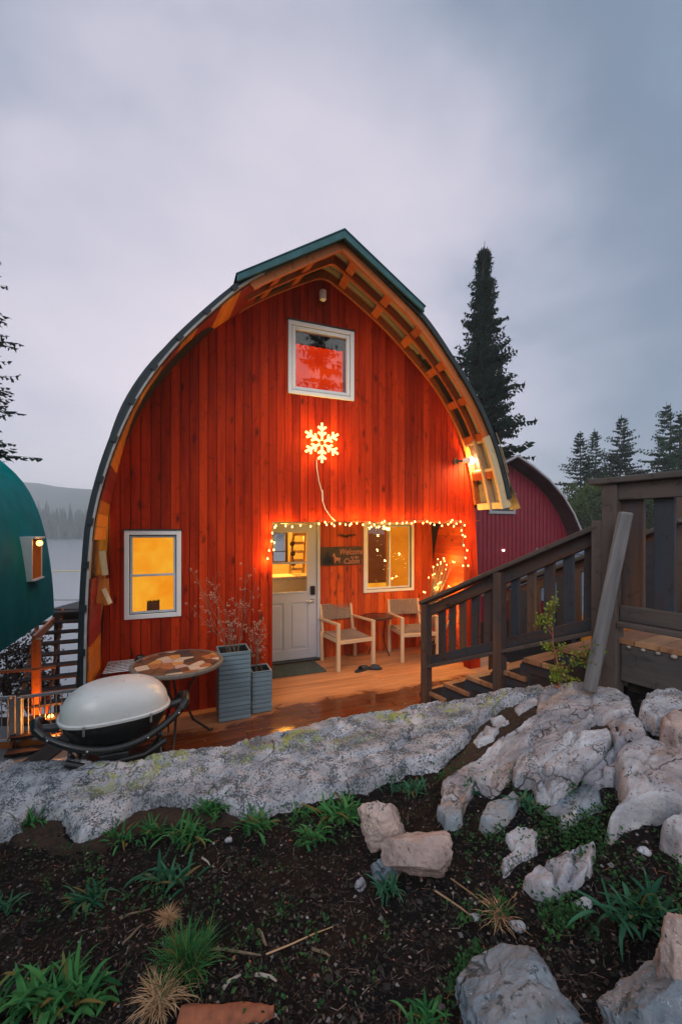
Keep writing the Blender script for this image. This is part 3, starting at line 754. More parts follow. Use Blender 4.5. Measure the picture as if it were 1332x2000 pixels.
# cabin light inside
lamp = empty('ceiling_lamp', (.9, 3.0, 2.1), 'warm glowing globe hanging inside the cabin behind the door', 'lamp')
mb = MB(); mb.ball((.9, 3.0, 2.02), .07, 12); mb.build('globe', M['lantern'], lamp, smooth=True)
mb = MB(); mb.tube([(.9, 3, 2.09), (.9, 3, 2.34)], .01); mb.build('stem', M['iron'], lamp)
def point(name, loc, w, col, r=.04, parent=None):
    l = bpy.data.lights.new(name, 'POINT'); l.energy = w; l.color = col; l.shadow_soft_size = r
    o = bpy.data.objects.new(name, l); COL.objects.link(o)
    off = Vector(loc); q = parent
    while q is not None: off -= q.location; q = q.parent
    o.location = off; o.parent = parent; return o
point('lamp_light', (.9, 3.0, 1.92), 150, (1, .40, .05), .07, lamp)

# windows ------------------------------------------------------------
def frame(mb, x0, x1, z0, z1, w, y0, y1):
    mb.box((x0, y0, z0), (x0 + w, y1, z1), axis=2); mb.box((x1 - w, y0, z0), (x1, y1, z1), axis=2)
    mb.box((x0 + w, y0, z0), (x1 - w, y1, z0 + w)); mb.box((x0 + w, y0, z1 - w), (x1 - w, y1, z1))
def window(x0, x1, z0, z1, yo, kind):
    fr = MB(); frame(fr, x0, x1, z0, z1, .045, yo - .025, yo + .06)
    wf = fr.build('window', M['white'], cabin, bevel=.004)
    ins = MB(); frame(ins, x0 + .045, x1 - .045, z0 + .045, z1 - .045, .007, yo - .004, yo + .05); ins.build('gasket', M['castgrey'], wf)
    m = .052; ix0, ix1, iz0, iz1 = x0 + m, x1 - m, z0 + m, z1 - m
    sb = MB()
    if kind == 'picture':
        frame(sb, ix0, ix1, iz0, iz1, .038, yo - .012, yo + .05); sb.build('sash', M['white'], wf, bevel=.004); q = .038
        pn = MB(); pn.box((ix0 + q, yo + .02, iz0 + q), (ix1 - q, yo + .026, iz1 - q)); pn.build('pane', M['glass'], wf)
    elif kind == 'hung':
        zm = (iz0 + iz1) / 2 - .01
        frame(sb, ix0, ix1, zm - .012, iz1, .022, yo + .012, yo + .045); frame(sb, ix0, ix1, iz0, zm + .012, .022, yo - .008, yo + .011); sb.build('sash', M['galv'], wf, bevel=.003)
        for a, b, yy in ((zm + .01, iz1 - .022, yo + .028), (iz0 + .022, zm - .01, yo + .002)):
            pn = MB(); pn.box((ix0 + .022, yy, a), (ix1 - .022, yy + .005, b)); pn.build('pane', M['glass'], wf)
    else:
        xm = x0 + (x1 - x0) * .52
        frame(sb, ix0, xm + .01, iz0, iz1, .028, yo - .008, yo + .018); frame(sb, xm - .02, ix1, iz0, iz1, .022, yo + .019, yo + .045); sb.build('sash', M['white'], wf, bevel=.003)
        pn = MB(); pn.box((ix0 + .028, yo + .004, iz0 + .028), (xm - .018, yo + .009, iz1 - .028)); pn.build('pane', M['glass'], wf)
        pn = MB(); pn.box((xm + .002, yo + .030, iz0 + .022), (ix1 - .022, yo + .035, iz1 - .022)); pn.build('pane', M['glass'], wf)
    hd = MB(); hd.box((x0 - .012, yo - .035, z1), (x1 + .012, yo + .01, z1 + .014)); hd.build('flashing', M['flash'], wf)
    return wf
wu = window(.18, 1.0, 3.47, 4.31, 0, 'picture')
wu['label'] = 'square upper window with orange red curtain'
mb = MB()
n = 40
A = [Vector((.27 + .64 * i / n, .12 + .012 * math.sin(i * 1.1) + .006 * math.sin(i * 2.7), 3.50)) for i in range(n + 1)]; B = [p + Vector((0, 0, .61)) for p in A]
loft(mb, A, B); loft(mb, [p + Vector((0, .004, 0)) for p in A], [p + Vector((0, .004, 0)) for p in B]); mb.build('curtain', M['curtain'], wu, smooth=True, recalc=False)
mb = MB(); mb.box((.1, .55, 3.3), (1.1, .57, 4.4)); mb.box((.1, .1, 3.40), (1.1, .56, 3.42)); mb.build('dark_reveal', M['darkmetal'], wu)
mb = MB(); mb.box((.3, .1, 4.12), (.9, .11, 4.14)); mb.build('curtain_rail', M['iron'], wu)
wl = window(-1.49, -.96, 1.01, 1.90, 0, 'hung'); wl['label'] = 'tall lower left window glowing yellow'
mb = MB(); mb.box((-1.5, .16, 1.0), (-.95, .165, 1.92)); mb.build('blind', M['wincurtain'], wl)
wp = window(1.70, 2.60, .93, 2.03, 1.23, 'slider'); wp['label'] = 'sliding porch window with amber blinds'
xm = 1.7 + .9 * .52
mb = MB(); mb.box((1.73, 1.34, 1.06), (xm, 1.345, 2.0)); mb.build('blind', M['blinddim'], wp)
mb = MB(); mb.box((xm + .001, 1.35, .98), (2.57, 1.355, 2.0)); mb.build('blind', M['blindlit'], wp)
mb = MB(); mb.box((1.73, 1.36, .95), (xm, 1.365, 1.06)); mb.build('bright_gap', M['wincurtain'], wp)
# pot on the left window sill
pot = empty('sill_pot', (-1.14, .10, 1.06), 'small dark square pot of herbs on the sill inside the glowing yellow window', 'potted plant')
PX_ = onY(300, 1180, .11).x + 1.14
pot.location.x += PX_
mb = MB(); mb.box((-1.20 + PX_, .075, 1.065), (-1.08 + PX_, .14, 1.15)); mb.build('pot', M['potbrown'], pot, bevel=.005)
mb = MB()
for k in range(40):
    x = -1.14 + PX_ + random.uniform(-.06, .06); mb.poly([(x - .006, .11, 1.15), (x + .006, .11, 1.15), (x + random.uniform(-.02, .02), .11, 1.15 + random.uniform(.01, .035))])
mb.build('herbs', M['bushleaf'], pot)

# door ---------------------------------------------------------------
YD = 1.215
dr = MB(); x0, x1 = .045, .935
dr.box((x0, YD, 0.03), (x0 + .12, YD + .04, 1.99), axis=2); dr.box((x1 - .135, YD, .03), (x1, YD + .04, 1.99), axis=2)
dr.box((x0 + .12, YD, 1.88), (x1 - .135, YD + .04, 1.99)); dr.box((x0 + .12, YD, .03), (x1 - .135, YD + .04, .17)); dr.box((x0 + .12, YD, .85), (x1 - .135, YD + .04, 1.0))
dr.box((x0 + .12, YD + .012, .17), (x1 - .135, YD + .035, .85), axis=2); dr.box((.435, YD, .17), (.53, YD + .0115, .85), axis=2)
door = dr.build('door', M['door'], cabin, bevel=.003); door['label'] = 'white half glazed door'
pn = MB(); pn.box((.20, YD + .002, .205), (.40, YD + .0115, .815)); pn.box((.565, YD + .002, .205), (.765, YD + .0115, .815)); pn.build('raised_panel', M['door'], door, bevel=.009)
fb = MB(); frame(fb, .155, .81, .985, 1.895, .028, YD - .012, YD); fb.box((.183, YD - .010, 1.415), (.782, YD - .001, 1.445)); fb.build('glazing_bead', M['door'], door, bevel=.004)
gp = MB(); gp.box((.166, YD + .018, 1.0), (.80, YD + .022, 1.88)); gp.build('pane', M['glass'], door)
lk_ = MB(); c = onY(611, 1153, YD - .02); lk_.box((c.x - .035, YD - .03, c.z - .065), (c.x + .035, YD, c.z + .065)); lk_.build('keypad_lock', M['blackplast'], door, bevel=.008)
lk_ = MB(); lk_.lathe([(0, 0), (.017, 0), (.017, .008), (0, .01)], (0, 0, 0), 14); o = lk_.build('lock_button', M['steel'], door, smooth=True); o.rotation_euler = (R(90), 0, 0); o.location += Vector((c.x - XC, YD - .03, c.z - .03))
c = onY(611, 1173, YD - .03)
hn = MB(); hn.tube([(c.x, YD, c.z), (c.x, YD - .05, c.z)], [.028, .012], 12); hn.tube([(c.x, YD - .05, c.z), (c.x - .03, YD - .055, c.z), (c.x - .11, YD - .052, c.z - .002)], [.011, .010, .007], 8); hn.build('handle', M['steel'], door, smooth=True)
jb = MB(); jb.box((.938, 1.19, 0), (.985, 1.24, 2.06), axis=2); jb.box((0.004, 1.19, 2.0), (.938, 1.24, 2.06)); jb.build('door_frame', M['door'], cabin, bevel=.003)
sl = MB(); sl.box((.02, 1.12, 0.004), (.985, 1.25, .028)); sl.build('threshold', M['castgrey'], cabin, bevel=.004)
# things inside seen through the glass
lad = empty('loft_ladder', (1.05, 2.6, 0), 'yellow lit wooden ladder leaning inside behind the door glass', 'ladder')
def lp(px, py, Y=2.4): return onY(px, py, Y)
mb = MB(); A = lp(566, 1120); B = lp(574, 1035); C_ = lp(592, 1120); D_ = lp(596, 1035)
mb.board(A, B, .035, .06, (0, 1, 0)); mb.board(C_, D_, .035, .06, (0, 1, 0)); mb.build('rail', M['palewood'], lad)
for k in range(5):
    t = .1 + k * .2; mb = MB(); mb.board(A.lerp(B, t), C_.lerp(D_, t), .025, .05, (0, 0, 1)); mb.build('rung', M['palewood'], lad)
cab = empty('white_cabinet', (.9, 1.95, 0), 'low white chest standing inside just behind the door glass', 'cabinet')
a = onY(540, 1128, 1.95); b = onY(598, 1128, 1.95)
mb = MB(); mb.box((a.x - .25, 1.9, 0), (b.x + .25, 2.3, 1.12)); mb.build('body', M['whitebox'], cab, bevel=.01)
mb = MB(); mb.box((a.x - .28, 1.86, 1.125), (b.x + .28, 2.32, 1.16)); mb.build('lid', M['whitebox'], cab, bevel=.008)
pic = MB()
q = onY(571, 1062, 2.3)
for k in range(3): pic.ball(tuple(q + Vector((.01 * k, 0, -.17 * k))), .045, 10)
pic.tube([q + Vector((0, 0, .05)), q + Vector((.02, 0, -.42))], .008)
tag(pic.build('hanging_pans', M['castgrey'], None, loc=q), 'dark hanging kitchen pans beside the ladder behind the door glass', 'pan rack')

# ================================================================ deck
random.seed(11)
deck = empty('wooden_deck', (.6, 0, 0), 'low board deck in front of the red cabin, wet and reddish at its outer edge', 'deck')
mb = MB(); y = -1.66
while y < 1.30:
    x0 = -2.05 if y < -.3 else -1.78
    if y > 0.02: x0 = -.02
    xj = random.choice([.3, 1.2, 2.1, -.4]) if y < 0 else 1.4
    for a, b in ((x0, xj), (xj + .004, 3.45)): mb.box((a, y, -.032), (b, y + .136, 0))
    y += .14
mb.build('deck_board', M['deck'], deck, bevel=.003)['kind'] = 'stuff'
for y in (-1.6, -.8, 0, .8):
    mb = MB(); mb.box((-1.9, y, -.22), (3.4, y + .05, -.034)); mb.build('joist', M['darkwood'], deck)
mb = MB(); mb.board(Vector((-2.36, -1.15, -.10)), Vector((-1.86, -.05, -.10)), .20, .22); mb.build('edge_beam', M['darkwood'], deck, bevel=.006)
for x, y in ((-1.8, -.5), (-1.8, -1.3), (3.2, -.5), (3.2, .9), (.5, -1.2)):
    mb = MB(); mb.box((x - .05, y - .05, -2.4), (x + .05, y + .05, -.22), axis=2); mb.build('post', M['darkwood'], deck)
# concrete pad lower left and the bank
mb = MB(); P = [atD(-260, 1600, 5.9), atD(175, 1540, 5.9), atD(175, 1445, 8.3), atD(-260, 1445, 8.3)]
P = [Vector((p.x, p.y, -1.97)) for p in P]; mb.poly(P); mb.poly([p - Vector((0, 0, .12)) for p in P][::-1]);
for i in range(4): mb.poly([P[i], P[(i + 1) % 4], P[(i + 1) % 4] - Vector((0, 0, .12)), P[i] - Vector((0, 0, .12))])
tag(mb.build('path', M['concrete']), kind='structure')

# ================================================================ lights on the cabin
def sphere_bulbs(root, pts, rad, mat, every, watt, cap=True):
    me = MB(); me.ball((0, 0, 0), rad, 8, sz=1.35); proto = me.build('bulb', mat, None, smooth=True); proto.parent = root; proto.location = pts[0] - root.location
    for i, p in enumerate(pts[1:], 1):
        c = proto.copy(); COL.objects.link(c); c.parent = root; c.location = p - root.location
    for i in range(0, len(pts), every): point('bulb_light', pts[i] + Vector((0, -.035, -.01)), watt, (1, .56, .10), .02, root)
SP = [(523, 1091), (526, 1075), (535, 1074), (536, 1060), (531, 1057), (532, 1041), (539, 1027), (537, 1030), (558, 1027), (571, 1029), (587, 1026), (607, 1028), (623, 1023), (635, 1020), (638, 1025), (648, 1023), (653, 1027), (664, 1023), (675, 1025), (683, 1026), (686, 1023), (697, 1022), (709, 1025), (722, 1021), (725, 1029), (731, 1025), (740, 1029), (746, 1021), (751, 1018), (749, 1028), (761, 1023), (775, 1022), (786, 1022), (794, 1021), (804, 1022), (810, 1019), (826, 1022), (834, 1019), (840, 1022), (848, 1025), (858, 1021), (863, 1027), (875, 1024), (880, 1020), (883, 1016), (886, 1028), (891, 1023), (899, 1019), (907, 1026), (901, 1036), (903, 1045), (908, 1048), (905, 1065), (912, 1075), (909, 1090), (904, 1105), (914, 1105)]
pts = [onY(x, y, -.035 if i % 2 else -.05) for i, (x, y) in enumerate(SP)]
sl_ = empty('string_lights', onY(715, 1020, -.03), 'string of warm glowing bulbs pinned round the edge of the porch opening', 'string lights')
sphere_bulbs(sl_, pts, .0100, M['bulb'], 3, 3.4)
mb = MB(); wp_ = []
for i, p in enumerate(pts):
    wp_.append(Vector((p.x, -.024, p.z + .03 + .012 * math.sin(i * 2.1))))
mb.tube(wp_, .0045, 5); mb.build('cord', M['cordgreen'], sl_)
for i in range(0, len(pts)):
    pass
mb = MB()
for p, w in zip(pts, wp_): mb.tube([w, p + Vector((0, 0, .015))], [.004, .007], 5)
mb.build('socket', M['cordgreen'], sl_)['kind'] = 'stuff'
# twiggy plant with lights in the porch corner
TP = [(846, 1107), (855, 1092), (860, 1098), (867, 1091), (866, 1090), (860, 1101), (854, 1103), (872, 1103), (879, 1096), (884, 1097), (887, 1098), (837, 1128), (845, 1123), (848, 1121), (858, 1139), (855, 1141), (851, 1146), (849, 1149), (861, 1137), (886, 1124), (890, 1126), (894, 1129), (898, 1133), (880, 1147), (876, 1145), (884, 1148), (830, 1157), (827, 1156), (841, 1169), (886, 1188), (889, 1186), (884, 1190), (863, 1207), (892, 1203), (860, 1098), (868, 1096), (890, 1190), (880, 1194), (870, 1112), (862, 1120)]
tw = empty('twig_tree', (2.50, .62, 0), 'bare twig tree wrapped in warm lights in the right corner of the porch', 'decoration')
tpts = [onY(x, y, .45 + .3 * random.random()) for x, y in TP]
sphere_bulbs(tw, tpts, .0095, M['bulbdim'], 4, 3.4)
mb = MB(); base = Vector((2.50, .62, .02))
mb.tube([base, base + Vector((.01, 0, .35)), base + Vector((-.01, 0, .75))], [.018, .014, .010], 6)
for p in tpts:
    s = base + Vector((0, 0, random.uniform(.25, .75) if p.z > .9 else random.uniform(.05, .3))); m_ = s.lerp(p, .55) + Vector((0, 0, -.05)) + rnd3(.03)
    mb.tube([s, m_, p + Vector((0, 0, .012))], [.007, .005, .003], 5)
mb.build('branches', M['twig'], tw)
mb = MB(); mb.lathe([(0, 0), (.11, 0), (.14, .24), (.12, .24), (.10, .2), (0, .2)], (2.50, .62, 0.0), 20); mb.build('pot', M['blackplast'], tw, smooth=True)

# snowflake
SC = onY(629, 865, -.05)
sf = empty('snowflake_light', SC, 'glowing warm white neon snowflake mounted mid wall above the porch', 'neon sign')
RR = .232
for k in range(6):
    mb = MB(); a = R(90 + 60 * k); d = Vector((math.cos(a), 0, math.sin(a)))
    mb.tube([SC + d * .03, SC + d * RR], .0145, 8)
    for rr, l in ((.085, .060), (.15, .062)):
        for s in (-1, 1):
            b = a + s * R(52); mb.tube([SC + d * rr, SC + d * rr + Vector((math.cos(b), 0, math.sin(b))) * l], .0135, 8)
    mb.build('arm', M['snow'], sf, smooth=True)
mb = MB(); mb.lathe([(0, 0), (.04, 0), (.04, .006), (0, .006)], (0, 0, 0), 18); o = mb.build('hub', M['wire'], sf); o.rotation_euler = (R(90), 0, 0); o.location = (0, .01, 0)
pw = [onY(x, y, -.018) for x, y in ((618, 898), (619, 915), (623, 940), (629, 962), (630, 978), (636, 995), (645, 1008), (655, 1018))]
mb = MB(); mb.tube([Vector(p) for p in pw], .006, 6); mb.build('cord', M['wire'], sf, smooth=True)
mb = MB(); mb.board(pw[3] + Vector((0, -.008, .03)), pw[4] + Vector((0, -.008, 0)), .018, .018); mb.build('inline_switch', M['wire'], sf, bevel=.004)
point('snow_light', SC + Vector((0, -.12, 0)), 24, (1, .58, .10), .16, sf)

# floodlight
fp = onY(888, 902, 0)
fl = empty('floodlight', fp, 'bright white floodlight on the right side of the cabin wall under the roof overhang', 'lamp')
mb = MB(); mb.tube([fp, fp + Vector((0, -.03, 0))], .045, 14); mb.tube([fp + Vector((0, -.03, 0)), fp + Vector((.05, -.10, .0))], .014, 8); mb.build('bracket', M['castgrey'], fl, smooth=True)
h0 = fp + Vector((.05, -.10, .005)); h1 = h0 + Vector((.085, -.055, -.005))
mb = MB(); mb.tube([h0, h0.lerp(h1, .5), h1], [.025, .036, .044], 14); mb.build('housing', M['white'], fl, smooth=True)
mb = MB(); mb.ball(h1 + Vector((.008, -.006, 0)), .046, 14); mb.build('lens', M['lens'], fl, smooth=True)
point('flood', h1 + Vector((.055, -.035, -.015)), 75, (1, .60, .22), .035, fl)

# camera-like fixtures
p = onY(630, 577, -.05)
o = empty('wall_sensor', p, 'small white oval fixture with a looped cable high under the gable peak', 'sensor')
mb = MB(); mb.tube([p + Vector((0, .0, -.062)), p + Vector((0, -.01, -.055)), p + Vector((0, -.01, .045)), p + Vector((0, 0, .055))], [.02, .040, .040, .02], 16); mb.build('body', M['white'], o, smooth=True)
mb = MB(); mb.tube([p + Vector((.035 * math.sin(a), .035, -.10 - .035 * math.cos(a))) for a in [i * .5 for i in range(13)]], .004, 5); mb.build('cable', M['cordgreen'], o)
mb = MB(); mb.tube([p + Vector((0, .05, 0)), p], .015, 8); mb.build('bracket', M['castgrey'], o)
p = onY(751, 1033, .03)
o = empty('security_camera', p, 'small white security camera hanging from the porch beam over the window', 'camera')
mb = MB(); mb.tube([p + Vector((-.03, 0, .012)), p + Vector((.055, -.03, -.012))], .021, 12); mb.build('body', M['white'], o, smooth=True)
mb = MB(); mb.tube([p + Vector((.055, -.03, -.012)), p + Vector((.066, -.034, -.015))], .019, 12); mb.build('lens', M['blackplast'], o)
mb = MB(); mb.tube([p, p + Vector((0, 0, .04)), Vector((p.x, p.y, 2.005))], .008, 6); mb.build('bracket', M['blackplast'], o)

# sign
a = onY(627, 1073, 1.21); b = onY(706, 1102, 1.21)
x0, x1, z0, z1 = a.x, b.x, 1.375, 1.655
sg_ = empty('welcome_sign', ((x0 + x1) / 2, 1.215, (z0 + z1) / 2), 'dark wooden sign with a deer and pale words reading Welcome to the Cabin', 'sign')
mb = MB(); mb.box((x0, 1.20, z0), (x1, 1.222, z1)); mb.build('panel', M['signwood'], sg_, bevel=.003)
def text(s, x, z, size, parent, mat, y, name, shear=.3, squeeze=1):
    cu_ = bpy.data.curves.new(name, 'FONT'); cu_.body = s; cu_.size = size; cu_.shear = shear; cu_.align_x = 'CENTER'; cu_.extrude = .002; cu_.offset = .0012
    to = bpy.data.objects.new(name, cu_); COL.objects.link(to); bpy.context.view_layer.update()
    me = bpy.data.meshes.new_from_object(to.evaluated_get(bpy.context.evaluated_depsgraph_get())); bpy.data.objects.remove(to)
    me.materials.clear(); me.materials.append(mat); o = bpy.data.objects.new(name, me); COL.objects.link(o); o.parent = parent
    o.rotation_euler = (R(90), 0, 0); o.scale = (squeeze, 1, 1); o.location = Vector((x, y, z)) - parent.location; return o
text('Welcome', x0 + .48, 1.535, .125, sg_, M['signtext'], 1.197, 'lettering', .25, .80)
text('to the', x0 + .535, 1.475, .055, sg_, M['signtext'], 1.197, 'lettering', .3, 1)
text('Cabin', x0 + .485, 1.395, .115, sg_, M['signtext'], 1.197, 'lettering', .25, .98)
deer = [(0, 0), (.008, 0), (.012, .04), (.045, .045), (.055, .03), (.055, 0), (.064, 0), (.066, .05), (.075, .07), (.072, .088), (.04, .09), (.018, .094), (.006, .118), (.0, .125), (.004, .15), (-.006, .148), (-.012, .165), (-.018, .148), (-.028, .15), (-.018, .13), (-.032, .118), (-.028, .11), (-.012, .108), (-.004, .08), (-.004, .05)]
mb = MB(); mb.prism([(x0 + .215 + dx * 1.25, 1.405 + dz * .95) for dx, dz in deer], 1.196, 1.1995); mb.build('deer', M['signtext'], sg_)
mb = MB()
for k in range(7):
    xx = x0 + .04 + k * .02; hh = random.uniform(.10, .2); mb.prism([(xx - .025, z0 + .02), (xx + .025, z0 + .02), (xx, z0 + .03 + hh)], 1.197 - .0002 * k, 1.1996)
mb.build('tree_motif', M['blackplast'], sg_)
p = onY(676, 1047, 1.2)
o = empty('wall_ornament', p, 'small dark ornament with spread wings pinned above the sign', 'ornament')
mb = MB()
for s in (-1, 1):
    mb.tube([p + Vector((0, 0, 0)), p + Vector((s * .07, -.03, .015)), p + Vector((s * .16, -.04, .02))], [.02, .016, .004], 6)
    mb.tube([p + Vector((s * .05, -.03, .012)), p + Vector((s * .09, -.05, -.02))], [.012, .004], 6)
mb.ball(p + Vector((0, -.02, -.01)), .028, 8, sz=.7); mb.build('body', M['bark'], o, smooth=True)

# ================================================================ porch furniture
def chair_proto():
    root = empty('patio_chair', (0, 0, 0)); w = .27; d = .29
    M_ = M['chairwood']
    for s in (-1, 1):
        mb = MB(); mb.board((s * w, -d, 0), (s * w, -d, .62), .05, .045, (0, 1, 0)); mb.build('leg', M_, root, bevel=.006)
        mb = MB(); mb.board((s * w, d - .03, 0), (s * w, d + .0, .42), .045, .045, (0, 1, 0)); mb.build('leg', M_, root, bevel=.006)
        mb = MB(); mb.board((s * w * .93, d - .005, .40), (s * w * .93, d + .085, .80), .035, .045, (0, 1, 0)); mb.build('back_post', M_, root, bevel=.006)
        mb = MB(); mb.board((s * w, -d - .025, .635), (s * w, d + .05, .60), .055, .03); mb.build('armrest', M_, root, bevel=.008)
        mb = MB(); mb.board((s * (w - .035), -d, .385), (s * (w - .035), d, .365), .03, .05); mb.build('seat_rail', M_, root, bevel=.004)
    for y, z in ((-d, .385), (d - .01, .365)):
        mb = MB(); mb.board((-w + .02, y, z), (w - .02, y, z), .035, .045); mb.build('cross_rail', M_, root, bevel=.004)
    # woven seat and back
    mb = MB(); n = 26
    for i in range(n):
        y = -d + .02 + (2 * d - .04) * i / (n - 1); mb.tube([(-w + .035, y, .41), (0, y, .400), (w - .035, y, .41)], .010, 6)
    for i in range(11):
        x = -w + .05 + (2 * w - .1) * i / 10; mb.tube([(x, -d + .02, .419), (x, 0, .409), (x, d - .02, .415)], .006, 5)
    mb.build('seat', M['weave'], root)
    mb = MB(); n = 13
    for i in range(n):
        t = i / (n - 1); z = .575 + .215 * t; y = d + .04 + .04 * t; mb.tube([(-w + .03, y, z), (0, y + .012, z), (w - .03, y, z)], .0105, 6)
    for i in range(11):
        x = -w + .05 + (2 * w - .1) * i / 10; mb.tube([(x, d + .028, .57), (x, d + .068, .79)], .006, 5)
    mb.build('backrest', M['weave'], root)
    return root
M['weave'] = plain('taupe woven cord', (.34, .235, .18), .75, sc=60, c2=(.22, .15, .115), bmp=.3)
ch = chair_proto(); ch.location = (1.27, .865, .0); ch.rotation_euler.z = R(4)
tag(ch, 'pale wood armchair with woven taupe seat standing nearest the white door', 'chair', 'armchairs on the porch')
ch2 = copy_tree(ch); ch2.location = (2.33, .83, 0); ch2.rotation_euler.z = R(-9)
tag(ch2, 'pale wood armchair with woven seat partly hidden behind the stair railing', 'chair', 'armchairs on the porch')
tb = empty('side_table', (1.80, .95, 0), 'small round dark metal side table between the two porch armchairs', 'table')
mb = MB(); mb.lathe([(0, .595), (.235, .595), (.245, .60), (.245, .618), (.235, .622), (0, .622)], (1.80, .95, 0), 32); mb.build('tabletop', M['tablebrown'], tb, smooth=True)
for k in range(3):
    a = R(90 + 120 * k + 15); mb = MB(); dx, dy = math.cos(a), math.sin(a)
    mb.tube([Vector((1.80 + dx * r_, .95 + dy * r_, z)) for r_, z in ((.14, .595), (.10, .42), (.11, .2), (.19, .008))], .008, 6); mb.build('leg', M['iron'], tb, smooth=True)
# mat
mb = MB(); ca = [onZ(x, y, .0) for x, y in ((533, 1326), (640, 1311), (607, 1289), (536, 1297))]
mb.prism([(0, 0), (1, 0), (1, 1), (0, 1)], 0, 1) if False else None
b_ = len(mb.v); pts2 = [Vector((.12, .62, .004)), Vector((.88, .62, .004)), Vector((.86, 1.08, .004)), Vector((.10, 1.08, .004))]
mb.poly([p + Vector((0, 0, .010)) for p in pts2]); mb.poly(pts2[::-1])
for i in range(4): mb.poly([pts2[i], pts2[(i + 1) % 4], pts2[(i + 1) % 4] + Vector((0, 0, .01)), pts2[i] + Vector((0, 0, .01))])
M['mat'] = plain('grey green patterned door mat', (.075, .095, .09), .9, sc=9, c2=(.03, .05, .05), bmp=.2)
tag(mb.build('door_mat', M['mat'], None, loc=(.5, .85, .004)), 'flat grey green door mat in front of the white door', 'mat')
# sandals
def sandal():
    root = empty('sandal', (0, 0, 0)); mb = MB(); n = 16; out = []
    for i in range(n):
        a = 2 * math.pi * i / n; out.append((math.cos(a) * .13, math.sin(a) * (.045 + .006 * math.cos(a))))
    b0 = len(mb.v)
    for z in (0.0, .022): mb.v += [(x, y, z) for x, y in out]
    mb.face(range(n - 1, -1, -1)); mb.face(range(n, 2 * n))
    for i in range(n): j = (i + 1) % n; mb.face((i, j, n + j, n + i))
    mb.build('sole', M['navy'], root, bevel=.004)
    mb = MB()
    rows = []
    for j in range(7):
        x = -.02 + j * .02; rows.append([Vector((x, .048 * math.cos(R(a)) , .015 + (.05 - .02 * abs(j - 2) / 5) * math.sin(R(a)))) for a in range(0, 181, 20)])
    for a, b in zip(rows[:-1], rows[1:]): loft(mb, a, b); loft(mb, [q + Vector((0, 0, .004)) for q in a], [q + Vector((0, 0, .004)) for q in b])
    mb.build('strap', M['navy'], root, smooth=True, recalc=False)
    return root
s1 = sandal(); p = onZ(706, 1310, 0); s1.location = (p.x, p.y, .002); s1.rotation_euler.z = R(24)
tag(s1, 'dark navy slip-on sandal lying in front of the chair, left one of the pair', 'shoe', 'pair of sandals on the porch')
s2 = copy_tree(s1); p = onZ(729, 1308, 0); s2.location = (p.x, p.y + .02, .002); s2.rotation_euler.z = R(-25)
tag(s2, 'dark navy slip-on sandal beside its mate, right one near the chair leg', 'shoe', 'pair of sandals on the porch')

# planters
def planter(x0, x1, y0, y1, h, lab, nm='planter'):
    root = empty('planter_box', ((x0 + x1) / 2, (y0 + y1) / 2, 0), lab, 'planter', 'slatted planters beside the porch')
    mb = MB(); z = 0.01; s = .046
    while z < h - .01:
        z1 = min(z + s - .006, h)
        for a, b in (((x0, y0, z), (x1, y0 + .014, z1)), ((x0, y1 - .014, z), (x1, y1, z1))): mb.box(a, b)
        mb.box((x0, y0 + .014, z), (x0 + .014, y1 - .014, z1), axis=1); mb.box((x1 - .014, y0 + .014, z), (x1, y1 - .014, z1), axis=1); z += s
    mb.build('slat_wall', M['planter'], root, bevel=.002)
    mb = MB(); mb.box((x0 + .015, y0 + .015, .0), (x1 - .015, y0 + .02, h - .01)); mb.box((x0 + .015, y1 - .02, .0), (x1 - .015, y1 - .015, h - .01)); mb.box((x0 + .015, y0 + .021, 0), (x0 + .02, y1 - .021, h - .01)); mb.box((x1 - .02, y0 + .021, 0), (x1 - .015, y1 - .021, h - .01)); mb.build('liner', M['castgrey'], root)
    mb = MB(); mb.box((x0 + .021, y0 + .021, h - .10), (x1 - .021, y1 - .021, h - .07)); mb.build('soil', M['soil'], root)
    return root
planter(-.62, -.31, -.41, -.11, .685, 'tall grey blue slatted planter box against the red wall, left of the porch opening')
planter(-.285, -.075, -.33, -.08, .435, 'short grey blue slatted planter box beside the corner of the porch opening')
def drybranch(x, y, z, tips, lab):
    root = empty('dry_branches', (x, y, z), lab, 'dried plant'); mb = MB(); fb_ = MB()
    for (px, py) in tips:
        t = onY(px, py, y + random.uniform(-.08, .08)); s = Vector((x + random.uniform(-.05, .05), y, z)); m1 = s.lerp(t, .5) + rnd3(.03)
        mb.tube([s, m1, t], [.0035, .0025, .0012], 4)
        for k in range(9):
            q = m1.lerp(t, random.uniform(-.4, 1)); e = q + Vector((random.uniform(-.09, .09), random.uniform(-.05, .05), random.uniform(.02, .10))); mb.tube([q, e], [.0015, .0008], 3)
            for j in range(4):
                c = e + rnd3(.018); fb_.ball(c, random.uniform(.003, .0065), 4)
    mb.build('stems', M['twig'], root); fb_.build('seed_heads', M['seed'], root)['kind'] = 'stuff'
M['seed'] = plain('pale seed heads', (.55, .38, .30), .8, sc=50, var=.5)
drybranch(-.47, -.26, .60, [(372, 1108), (386, 1130), (377, 1190), (415, 1125), (424, 1152), (470, 1165), (462, 1195), (485, 1100), (440, 1190), (455, 1215), (500, 1135)], 'dry airy branches with pale seed heads growing from the tall planter')
drybranch(-.18, -.2, .36, [(495, 1215), (510, 1195), (517, 1220), (492, 1235), (486, 1205), (505, 1238)], 'low dry stems with pale seed heads in the short planter')

